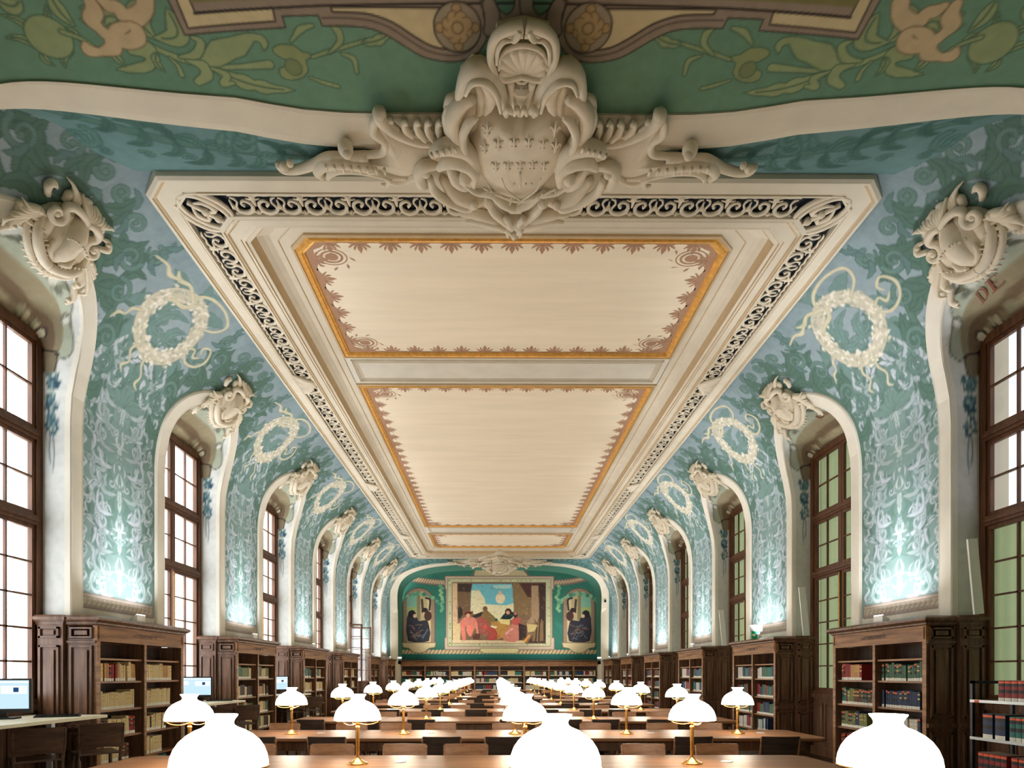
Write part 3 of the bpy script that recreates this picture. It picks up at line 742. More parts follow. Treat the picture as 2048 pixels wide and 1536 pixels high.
    M.poly(q([(330, -60), (355, 0), (379, 59), (550, 44), (545, 21), (391, 31), (378, 0), (352, -60)]), cm, bk, px * .7)
    M.poly(q([(664, 18), (666, 24)] + smooth_pts([(708, 25), (742, 29), (787, 45), (832, 74), (866, 92), (899, 98)], 3) + [(872, 67), (870, 45), (884, 18)]), cm, bk, px * .8)
    M.stroke(q([(391, 31), (545, 19), (664, 13), (884, 8), (1040, 6)]), px * .5, bk, sub=2)
    M.stroke(q([(646, 38), (697, 38), (742, 43), (781, 57), (820, 82), (852, 101), (885, 110), (915, 111), (940, 102), (955, 82)]), px * .4, (92, 80, 70), sub=2)
    M.stroke(q([(1044, -5), (1038, 25), (1015, 44), (990, 30), (975, 5)]), .05, tp, bk, px * .5)
    M.stroke(q([(978, 10), (985, 35), (978, 62)]), [.05, .06, .04], tp, bk, px * .5)
    rc = q([(915, 56)])[0]
    M.disc(rc, .19, (162, 148, 124), bk, px * .6)
    for k in range(4): M.disc((rc[0] + .145 * math.cos(k * PI / 2), rc[1] + .145 * math.sin(k * PI / 2)), .035, (180, 152, 106), (84, 62, 44), px * .4)
    for k in range(8): M.disc((rc[0] + .08 * math.cos((k + .5) * PI / 4), rc[1] + .08 * math.sin((k + .5) * PI / 4)), .048, (182, 156, 112), (96, 72, 50), px * .35)
    M.disc(rc, .085, (184, 158, 112)); M.disc(rc, .042, (186, 162, 118), (84, 62, 44), px * .4)
    # laurel roll along the top
    a0, a1 = q([(385, 10), (1040, -12)]); rr = random.Random(4)
    M.poly([(a0[0], a0[1]), (a0[0], a0[1] - .7), (0, a1[1] - .7), (0, a1[1])], (128, 122, 76))
    for k in range(90):
        u = rr.uniform(a0[0], 0); v = rr.uniform(4.05, 4.66)
        M.leaf((u, v), (u + .13, v + rr.uniform(-.06, .06)), .1, .03, rr.choice([(150, 146, 92), (110, 112, 66), (168, 156, 106), (88, 94, 58)]), (70, 72, 46), px * .3)
    return P
end_part(True); end_part(False)

# far mural wall
def mural():
    xs = np.linspace(-5.3, 5.3, 530); zs = np.linspace(2.0, 7.05, 253); X, Z = np.meshgrid(xs, zs, indexing='ij')
    G = np.stack([X + XC, np.full_like(X, BACKF), Z], -1); me = grid_mesh('wall_mural', G[::-1])
    P = Paint(G[::-1][..., 0].ravel() - XC, G[::-1][..., 2].ravel(), (46, 106, 92), .02)
    q = lambda pts: [((a - U0) * BACKF / F - XC, (V0 - b) * BACKF / F + CZ) for a, b in pts]
    m = BACKF / F            # metres per photograph pixel on this wall
    rr = random.Random(2)
    for k in range(60):      # brushy green
        u = rr.uniform(-5, 5); t = rr.uniform(2.3, 6.9); P.stroke([(u, t), (u + .3, t + rr.uniform(-.3, .3))], rr.uniform(.05, .16), rr.choice([(38, 94, 84), (58, 120, 108), (40, 100, 76)]), alpha=.5)
    # lower green ledge and leaf moulding
    P.poly(q([(780, 1300), (1220, 1300), (1220, 1308), (780, 1308)]), (150, 128, 104))
    for k in range(56): P.stroke(q([(796 + 7.4 * k, 1307), (800 + 7.4 * k, 1301)]), .045, (206, 184, 140))
    P.poly(q([(780, 1308), (1220, 1308), (1220, 1325), (780, 1325)]), (34, 104, 96))
    # upper leaf moulding, sagging to the picture
    for sx in (0, 1):
        pts = [(806, 1153), (835, 1160), (865, 1164), (895, 1166)] if sx == 0 else [(1196, 1150), (1170, 1157), (1140, 1163), (1106, 1166)]
        P.stroke(q(pts), .16, (124, 100, 92)); S_ = smooth_pts(pts, 6)
        for p in S_[::1]: P.stroke(q([(p[0] - 2, p[1] + 2), (p[0] + 2, p[1] - 3)]), .04, (186, 166, 132))
    # top roundel behind the cartouche
    P.poly(q([(948, 1156), (952, 1140), (975, 1126), (1000, 1122), (1025, 1126), (1045, 1140), (1048, 1156)]), (178, 166, 132), (110, 96, 84), .09, sub=3)
    # side arched scenes
    for cx, sgn in ((838, 1), (1158, -1)):
        def rel(pts): return q([(cx + sgn * a, 1230 + b) for a, b in pts])
        arc = lambda r, top: [(-r, 56)] + [(-r * math.cos(PI * i / 12), top - r * math.sin(PI * i / 12)) for i in range(13)] + [(r, 56)]
        P.poly(rel(arc(31, -22)), (142, 118, 98), (92, 76, 66), .04); P.poly(rel(arc(24, -24)), (172, 158, 120))
        P.poly(rel([(-24, -30), (-18, -42), (-4, -48), (-4, -5), (-24, -5)]), (118, 164, 144)); P.poly(rel([(-24, -16), (-4, -16), (-4, 6), (-24, 6)]), (150, 164, 108))
        P.poly(rel([(-4, -48), (2, -48), (3, 10), (-4, 10)]), (128, 116, 84)); P.poly(rel([(16, -34), (23, -30), (23, 54), (16, 54)]), (200, 180, 134))
        P.stroke(rel([(6, -30), (8, -5)]), .06, (70, 58, 52)); P.stroke(rel([(14, -34), (22, -30), (21, -10)]), .05, (50, 48, 50))
        P.poly(rel([(-24, 6), (-20, -4), (-10, -8), (-6, 0), (0, 12), (14, 10), (20, 20), (20, 52), (-22, 52)]), (44, 44, 54), sub=2)
        P.disc(rel([(12, -8)])[0], .17, (46, 36, 36)); P.disc(rel([(10, -2)])[0], .10, (196, 160, 124)); P.disc(rel([(18, 2)])[0], .2, (70, 46, 42), sy=1.3); P.disc(rel([(-14, -2)])[0], .2, (34, 30, 34)); P.disc(rel([(-8, 2)])[0], .1, (200, 168, 136))
        for k in range(26): P.stroke(rel([(rr.uniform(-20, 18), rr.uniform(14, 50)), (rr.uniform(-20, 18), rr.uniform(14, 50))][:1] * 1 + [(rr.uniform(-20, 18), rr.uniform(20, 50))]), .03, rr.choice([(92, 116, 130), (60, 44, 48), (30, 34, 48), (128, 100, 84)]), alpha=.6)
        P.poly(rel([(-33, 56), (33, 56), (31, 64), (20, 66), (10, 74), (0, 76), (-10, 74), (-20, 66), (-31, 64)]), (204, 188, 148), (120, 104, 80), .04)
        for k in range(16):  # leafy garland
            a = -1.3 + 2.6 * k / 15; P.disc(rel([(40 * math.sin(a), -42 + 26 * (1 - math.cos(a)))])[0], rr.uniform(.07, .13), rr.choice([(86, 140, 116), (120, 164, 128), (66, 120, 100)]))
    for sx in (884, 1116):
        for k in range(12): P.disc(q([(sx + rr.uniform(-4, 4), 1172 + 4.5 * k)])[0], .09, rr.choice([(96, 150, 116), (130, 170, 130)]))
    # the central picture: pale frame, columns, sky, gowned company round a table
    P.poly(q([(891, 1153), (1107, 1153), (1107, 1178), (1104, 1178), (1104, 1276), (1108, 1276), (1108, 1299), (890, 1299), (890, 1276), (893, 1276), (893, 1178), (891, 1178)]), (186, 166, 146), (110, 96, 86), .04)
    P.poly(q([(896, 1158), (1101, 1158), (1101, 1292), (896, 1292)]), (182, 178, 146), (120, 120, 92), .03)
    for k in range(100):
        u, t = rr.choice([(rr.uniform(896, 1101), rr.choice((1161, 1289))), (rr.choice((900, 1098)), rr.uniform(1160, 1290))]); P.disc(q([(u, t)])[0], .04, rr.choice([(196, 196, 146), (124, 146, 96)]))
    cx0 = 880; s_ = 8.533
    g = lambda pts: q([(cx0 + a / s_, 1150 + b / s_) for a, b in pts])
    P.poly(g([(210, 130), (1800, 130), (1800, 1165), (210, 1165)]), (120, 96, 74), (66, 56, 50), .02)
    P.poly(g([(300, 140), (540, 140), (520, 300), (510, 620), (300, 780)]), (112, 88, 64)); P.poly(g([(300, 150), (545, 150), (520, 290), (300, 280)]), (62, 48, 42)); P.poly(g([(210, 140), (295, 140), (300, 830), (215, 830)]), (204, 172, 138))
    P.poly(g([(555, 150), (1225, 150), (1250, 280), (1260, 640), (860, 700), (520, 640), (525, 300)]), (104, 172, 184)); P.poly(g([(535, 270), (660, 250), (760, 400), (780, 500), (1130, 520), (1255, 480), (1255, 760), (860, 780), (520, 640)]), (214, 206, 168))
    P.disc(g([(1030, 400)])[0], .25, (222, 204, 170), sy=1.1); P.poly(g([(1010, 270), (1050, 270), (1070, 340), (990, 340)]), (206, 180, 150)); P.poly(g([(900, 180), (1200, 170), (1180, 230), (950, 230)]), (190, 208, 190), alpha=.7, sub=2)
    P.poly(g([(1250, 140), (1560, 140), (1560, 700), (1270, 640), (1240, 300)]), (128, 104, 72)); P.poly(g([(1350, 140), (1700, 140), (1700, 400), (1500, 380)]), (78, 50, 44)); P.poly(g([(1560, 180), (1680, 180), (1690, 820), (1480, 830), (1560, 700)]), (160, 132, 104))
    P.poly(g([(1690, 140), (1800, 140), (1800, 1160), (1500, 1160), (1620, 950), (1700, 700)]), (62, 46, 40))
    for k in range(12): P.stroke(g([(1620 + 14 * k, 760 + 20 * (k % 4)), (1580 + 18 * k, 1120)]), .03, rr.choice([(120, 96, 66), (40, 32, 30)]))
    P.poly(g([(215, 830), (360, 820), (360, 870), (340, 1130), (220, 1140)]), (204, 182, 136)); P.poly(g([(1480, 830), (1670, 850), (1610, 960), (1500, 980)]), (190, 170, 116))
    P.poly(g([(210, 1110), (1450, 1120), (1450, 1165), (210, 1165)]), (206, 186, 150))
    P.poly(g([(310, 560), (360, 540), (390, 660), (340, 740), (310, 720)]), (52, 40, 36), sub=2)
    P.poly(g([(860, 800), (1030, 770), (1200, 770), (1190, 900), (1090, 1060), (980, 1100), (900, 920)]), (176, 132, 66)); P.poly(g([(980, 760), (1190, 750), (1190, 850), (1040, 830)]), (214, 196, 132)); P.poly(g([(860, 860), (980, 880), (950, 915), (880, 900)]), (226, 214, 182))
    P.poly(g([(540, 690), (740, 620), (780, 590), (870, 660), (950, 740), (930, 800), (800, 800)]), (128, 104, 62), sub=2); P.poly(g([(540, 700), (730, 620), (700, 700), (600, 740)]), (52, 42, 40)); P.disc(g([(770, 575)])[0], .13, (116, 82, 60)); P.disc(g([(960, 765)])[0], .08, (28, 88, 70))
    P.poly(g([(1030, 750), (1120, 640), (1250, 630), (1260, 680), (1200, 755)]), (20, 42, 44), sub=2); P.disc(g([(1165, 625)])[0], .17, (52, 34, 32)); P.disc(g([(1160, 640)])[0], .10, (204, 150, 116))
    for (pts, c) in (([(340, 800), (420, 720), (560, 720), (630, 800), (660, 1080), (600, 900), (520, 1060), (430, 860), (440, 1100), (380, 1090)], (204, 124, 108)), ([(620, 740), (740, 720), (840, 830), (840, 1000), (700, 1000)], (158, 84, 74)),
                     ([(830, 880), (940, 920), (990, 1060), (900, 1110), (800, 1100), (850, 980)], (168, 70, 62)), ([(1230, 740), (1370, 740), (1380, 840), (1340, 1120), (1100, 1120), (1090, 990), (1210, 860)], (190, 120, 104)), ([(1250, 740), (1370, 730), (1370, 850), (1220, 830)], (176, 84, 76))):
        P.poly(g(pts), c, sub=3)
    P.poly(g([(400, 670), (440, 630), (570, 620), (560, 650), (480, 680)]), (90, 34, 34)); P.disc(g([(480, 690)])[0], .1, (214, 160, 128)); P.disc(g([(1290, 690)])[0], .11, (60, 44, 44)); P.disc(g([(1285, 660)])[0], .07, (200, 110, 96))
    P.poly(g([(470, 860), (560, 860), (570, 940), (510, 1050), (450, 950)]), (224, 128, 108), sub=2); P.stroke(g([(620, 820), (650, 1060)]), .05, (226, 132, 112)); P.stroke(g([(380, 840), (410, 1080)]), .05, (222, 118, 100)); P.disc(g([(770, 890)])[0], .11, (206, 84, 70)); P.stroke(g([(1130, 1000), (1230, 920)]), .06, (214, 160, 142))
    P.poly(g([(1340, 820), (1480, 870), (1470, 1100), (1350, 1110)]), (56, 40, 38)); P.poly(g([(1410, 1140), (1510, 1020), (1540, 1040), (1460, 1150)]), (206, 142, 62)); P.poly(g([(560, 1000), (680, 1000), (690, 1100), (560, 1100)]), (92, 58, 46))
    for k in range(520):
        u, t = rr.uniform(215, 1790), rr.uniform(140, 1155); idx_ = None; a_ = rr.uniform(0, 3.1)
        P.stroke(g([(u, t), (u + 30 * math.cos(a_), t + 30 * math.sin(a_))]), rr.uniform(.015, .04), rr.choice([(226, 206, 172), (60, 44, 38), (150, 120, 92), (196, 176, 142), (92, 70, 56)]), alpha=.13)
    P.poly(q([(962, 1297), (1035, 1297), (1038, 1302), (1030, 1306), (968, 1306), (960, 1302)]), (204, 196, 148), (120, 116, 88), .03)
    P.apply(me); o = link('wall_far', me, PAINT); o['kind'] = 'structure'
mural()
b = MB(); b.box(XC - 5.5, XC + 5.5, BACKF + .01, BACKF + .1, 0, 7.2); o = b.build('wall_end', CREAM); o['kind'] = 'structure'
b = MB(); b.box(XC - 6.5, XC + 6.5, BACKN - .1, BACKN, 0, 7.2); o = b.build('wall_back', CREAM); o['kind'] = 'structure'
b = MB(); b.box(XC - 6.6, XC + 6.6, BACKN, BACKF, -.1, 0); o = b.build('floor', FLOORM); o['kind'] = 'structure'
for sx, nm in ((-1, 'left'), (1, 'right')):     # solid wall behind the piers down to the floor
    b = MB()
    for j in range(-1, 6):
        y = PIER0 + PITCH * j; b.box(XC + sx * WALL, XC + sx * (WINX + .3), y - 1.02, y + 1.02, 0, 2.25)
        b.box(XC + sx * (WINX + .02), XC + sx * (WINX + .3), y - 1.02, y + 1.02, 2.25, 6.2)
    b.box(XC + sx * 5.16, XC + sx * 5.3, BACKN, 4.4, 0, 2.2); b.box(XC + sx * 5.16, XC + sx * 5.3, 30.3, BACKF, 0, 2.2)
    o = b.build('wall_base_' + nm, CREAM); o['kind'] = 'structure'
# ------------------------------------------------------------------ ceiling
ceil = empty('ceiling', (XC, 0, 0)); ceil['kind'] = 'structure'
CHF = [1., 1.]
def oct8(w, y0, y1, c, z):
    a, b = c * CHF[0], c * CHF[1]
    return [(-w, y0 + a, z), (-w + a, y0, z), (w - a, y0, z), (w, y0 + a, z), (w, y1 - b, z), (w - b, y1, z), (-w + b, y1, z), (-w, y1 - b, z)]
def moulding(mb, prof, w, y0, y1):
    """prof: list of (inset, z, chamfer, material)"""
    for a, b in zip(prof[:-1], prof[1:]):
        mb.rings([oct8(w - a[0], y0 + a[0], y1 - a[0], a[2], a[1]), oct8(w - b[0], y0 + b[0], y1 - b[0], b[2], b[1])], b[3], True, False)
ZC = 7.0
f = MB()
moulding(f, [(0, 7.12, .26, 0), (0, 6.985, .26, 0), (.03, 6.96, .25, 0), (.055, 6.96, .24, 0), (.06, 6.985, .24, 0), (.085, 6.985, .23, 2), (.09, 7.00, .23, 0), (.235, 7.00, .2, 0),
             (.245, 7.012, .2, 2), (.25, 6.99, .2, 0), (.27, 6.99, .2, 0), (.275, 7.07, .2, 0)], FW, FZ0, FZ1)
f.build('outer_frame', [CREAM, DARKBLUE, TAN], ceil)
f = MB(); moulding(f, [(.27, 7.07, .2, 0), (.60, 7.07, .2, 0)], FW, FZ0, FZ1); f.build('carving_ground', DARKBLUE, ceil)
f = MB()
moulding(f, [(.59, 7.08, .2, 0), (.59, 6.99, .2, 0), (.62, 6.98, .22, 0), (.635, 7.0, .22, 2), (.65, 6.99, .23, 0), (.665, 7.01, .24, 2), (.67, 7.015, .24, 0), (.76, 7.015, .25, 0),
             (.765, 7.03, .25, 2), (.80, 7.02, .25, 0), (.81, 7.04, .25, 2), (.85, 7.05, .25, 0), (.87, 7.10, .25, 2), (.90, 7.16, .25, 2), (.96, 7.22, .25, 0), (1.02, 7.26, .25, 0),
             (1.10, 7.265, .25, 0), (1.105, 7.25, .25, 0), (1.115, 7.265, .25, 2), (1.24, 7.265, .25, 0)], FW, FZ0, FZ1)
f.build('inner_frame', [CREAM, DARKBLUE, TAN], ceil)
GW = FW - 1.24
PAN = [(7.80, 10.84), (11.83, 23.3), (24.4, 27.06)]
f = MB()
for (y0, y1) in ((10.84, 11.83), (23.3, 24.4)):
    f.box(-GW - .01, GW + .01, y0 - .02, y1 + .02, 7.265, 7.30)
    for (a, z0) in ((.10, 7.245), (.16, 7.255)):
        for e in (0, .03): 
            x0, x1, u0, u1 = -GW + a + e, GW - a - e, y0 + a + e, y1 - a - e
            f.box(x0, x1, u0, u0 + .014, z0, 7.27, 1); f.box(x0, x1, u1 - .014, u1, z0, 7.27, 1); f.box(x0, x0 + .014, u0, u1, z0, 7.27, 1); f.box(x1 - .014, x1, u0, u1, z0, 7.27, 1)
f.build('cross_beam', [CREAM2, CREAM], ceil)
# carved scrollwork
LU = .575
def scroll_unit():
    mb = MB(); up = (0, 0, 1); hw = .325
    def S(pts, r, flat=1.1):
        mb.tube([(a, b, -.005) for a, b in pts], r, n=5, up=up, flat=flat, sub=2)
    for sg in (0, 1):
        m = (lambda p: [(LU - a, b) for a, b in p]) if sg else (lambda p: p)
        S(m([(.0, .17), (.05, .27), (.15, .30), (.235, .25), (.235, .16), (.165, .12), (.12, .165), (.155, .2)]), [.015, .023, .03, .027, .022, .018, .016, .022])
        S(m([(.0, .05), (.06, .03), (.13, .045), (.2, .03), (.27, .06)]), [.01, .018, .013, .019, .012])
        S(m([(.06, .27), (.045, .21), (.08, .15), (.06, .09), (.015, .08)]), [.01, .016, .013, .016, .008])
        S(m([(.275, .03), (.26, .1), (.20, .09)]), [.02, .016, .006]); S(m([(.28, .32), (.25, .285), (.20, .318)]), [.016, .014, .006])
        S(m([(.0, .31), (.05, .318), (.09, .30)]), [.016, .012, .006])
    S([(.2875, .02), (.2875, .12), (.2875, .2)], [.02, .026, .01]); S([(.2875, .32), (.2875, .27)], [.016, .02]); S([(0, .11), (0, .24)], [.012, .018])
    return np.array(mb.v), mb.f
SV, SF = scroll_unit()
def carve_run(name, p0, dirv, inw, length):
    n = max(1, round(length / LU)); sc = length / (n * LU); vs = []; fs = []
    d = np.array(dirv); iw = np.array(inw)
    for k in range(n):
        o = len(vs); base = np.array(p0) + d * (k * LU * sc)
        V_ = base + SV[:, :1] * sc * d + SV[:, 1:2] * iw + SV[:, 2:3] * np.array([0, 0, 1.]); vs.extend(V_.tolist()); fs.extend([tuple(i + o for i in f_) for f_ in SF])
    mb = MB(); mb.v = vs; mb.f = fs; mb.m = [0] * len(fs)
    mb.build(name, STUCCO, ceil, smooth=True)
zc = 7.035; e = .272; cn = .62
carve_run('carved_scrollwork', (-FW + e + cn, FZ0 + e, zc), (1, 0, 0), (0, 1, 0), 2 * (FW - e - cn))
carve_run('carved_scrollwork', (-FW + e + cn, FZ1 - e, zc), (1, 0, 0), (0, -1, 0), 2 * (FW - e - cn))
carve_run('carved_scrollwork', (-FW + e, FZ0 + e + cn, zc), (0, 1, 0), (1, 0, 0), FZ1 - FZ0 - 2 * (e + cn))
carve_run('carved_scrollwork', (FW - e, FZ0 + e + cn, zc), (0, 1, 0), (-1, 0, 0), FZ1 - FZ0 - 2 * (e + cn))
for sx in (-1, 1):
    for sy, yy in ((1, FZ0), (-1, FZ1)):
        mb = MB(); cxx, cyy = sx * (FW - e - .27), yy + sy * (e + .27)
        ax = Vector((sx * .7071, -sy * .7071, 0)); bx = Vector((sx * .7071, sy * .7071, 0))
        def q_(a, b, z=0.): p = Vector((cxx, cyy, zc - .02 + z)) + ax * a + bx * b; return tuple(p)
        mb.tube([q_(.30 * math.cos(k * PI / 8), .19 * math.sin(k * PI / 8)) for k in range(17)], .03, n=7, up=(0, 0, 1), sub=2)
        for s2 in (-1, 1):
            mb.tube([q_(.34, s2 * .12), q_(.1, s2 * .25), q_(-.15, s2 * .24), q_(-.33, s2 * .1)], [.015, .03, .03, .02], n=6, up=(0, 0, 1), sub=3)
            mb.tube([q_(.15, s2 * .02), q_(.05, s2 * .12), q_(-.08, s2 * .1), q_(-.04, s2 * .03)], [.01, .03, .03, .02], n=6, up=(0, 0, 1), sub=3)
        mb.ball(q_(-.15, 0), .05); mb.ball(q_(0, 0), .05)
        mb.tube([q_(.2, 0), q_(-.26, 0)], [.03, .03], n=6, up=(0, 0, 1))
        mb.build('corner_oval', STUCCO, ceil, smooth=True)
# frieze shells where the beams meet the carving
for sx in (-1, 1):
    for yy in (11.33, 23.85, 17.5):
        mb = MB(); xx = sx * (FW - .435)
        for k in range(-3, 4): mb.tube([(xx - sx * .16, yy, zc - .02), (xx + sx * .02, yy + k * .07, zc - .05), (xx + sx * .17, yy + k * .11, zc - .03)], [.03, .045, .03], n=6, up=(0, 0, 1), sub=2)
        mb.build('frieze_shell', STUCCO, ceil, smooth=True)
# gilt frames and canvases with their stencilled border
def palmette(mb, o, a, b, s=1.):
    o = np.array(o) - np.array([0, 0, .0014]); a = np.array(a); b = np.array(b)
    def P(l): mb.add([tuple(o + a * x * s + b * y * s) for x, y in l], [tuple(range(len(l)))])
    P([(-.02, .05), (.02, .05), (.035, .13), (0, .22), (-.035, .13)])
    for g in (-1, 1):
        P([(g * .02, .05), (g * .05, .06), (g * .085, .12), (g * .075, .17), (g * .05, .12)][::g]); P([(g * .03, .045), (g * .09, .05), (g * .135, .085), (g * .14, .12), (g * .10, .09)][::g])
        P([(g * .0, .0), (g * .21, .0), (g * .21, .018), (g * .15, .022), (g * .10, .045), (g * .0, .055)][::g])
for pi_, (y0, y1) in enumerate(PAN):
    CHF[:] = [1. if pi_ == 0 else .02, 1. if pi_ == 2 else .02]
    g = MB(); moulding(g, [(0, 7.275, .24, 1), (0, 7.235, .24, 1), (.035, 7.225, .23, 1), (.045, 7.245, .23, 1), (.06, 7.245, .22, 0), (.075, 7.22, .22, 0), (.11, 7.225, .22, 0), (.125, 7.25, .21, 0), (.14, 7.245, .21, 0), (.155, 7.275, .21, 0)], GW, y0, y1)
    g.build('gilt_frame', [GILT, TAN], ceil)
    c_ = MB(); c_.add(oct8(GW - .08, y0 + .08, y1 - .08, .16, 7.27), [tuple(range(8))[::-1]]); c_ = c_.build('canvas', CANVAS, ceil)
    s_ = MB(); w = GW - .155; u0, u1 = y0 + .155, y1 - .155; z = 7.2675
    nx = 12; sp = 2 * (w - .35) / nx
    for k in range(nx + 1):
        for (yy, d) in ((u0, 1), (u1, -1)): palmette(s_, (-w + .35 + k * sp, yy, z), (1, 0, 0), (0, d, 0), 1.05)
    ny = max(2, round((u1 - u0 - .7) / .44)); sy = (u1 - u0 - .7) / ny
    for k in range(ny + 1):
        for (xx, d) in ((-w, 1), (w, -1)):
            s_.add([(xx, u0 + .2 + k * 0, z), (xx + d * .001, u0 + .2, z), (xx, u0 + .21, z)], [(0, 1, 2)])
            palmette(s_, (xx + d * .05, u0 + .35 + k * sy, z), (0, 1, 0), (d, 0, 0), 1.08)
    for (xx, d) in ((-w, 1), (w, -1)): s_.add([(xx, u0, z), (xx + d * .055, u0, z), (xx + d * .055, u1, z), (xx, u1, z)], [(0, 1, 2, 3)])
    for (yy, d) in ((u0, 1), (u1, -1)): s_.add([(-w, yy, z - .0007), (w, yy, z - .0007), (w, yy + d * .03, z - .0007), (-w, yy + d * .03, z - .0007)], [(0, 1, 2, 3)])
    for sx in (-1, 1):
        for (yy, d) in ((u0, 1), (u1, -1)):
            ox, oy = sx * (w - .33), yy + d * .30; z = 7.2675 - .0028
            for (r0, r1) in ((.0, .085), (.12, .15), (.19, .205)):
                vs = [(ox + r * math.cos(a * PI / 12) * 1.05, oy + r * .8 * math.sin(a * PI / 12), z) for r in (r0 + 1e-4, r1) for a in range(24)]
                s_.add(vs, [(a, (a + 1) % 24, 24 + (a + 1) % 24, 24 + a) for a in range(24)])
            for a in range(9):
                an = a * 2 * PI / 9; c0 = (ox + .24 * math.cos(an), oy + .2 * math.sin(an)); t_ = (math.cos(an + .9) * .07, math.sin(an + .9) * .07)
                s_.add([(c0[0], c0[1], z), (c0[0] + t_[0] + .02, c0[1] + t_[1], z), (c0[0] + 1.5 * t_[0], c0[1] + 1.5 * t_[1], z), (c0[0] + t_[0] - .02, c0[1] + t_[1] - .01, z)], [(0, 1, 2, 3)])
            z = 7.2675 - .0021
            s_.add([(sx * w, yy, z), (sx * (w - .3), yy, z), (sx * (w - .24), yy + d * .1, z), (sx * (w - .12), yy + d * .16, z), (sx * (w - .1), yy + d * .32, z), (sx * w, yy + d * .4, z)], [(0, 1, 2, 3, 4, 5)])
    s_.build('stencil_border', STENCIL, c_)
f = MB(); f.box(-7.2, 7.2, BACKN, BACKF + .1, 7.42, 7.5); f.build('roof_slab', CREAM, ceil)

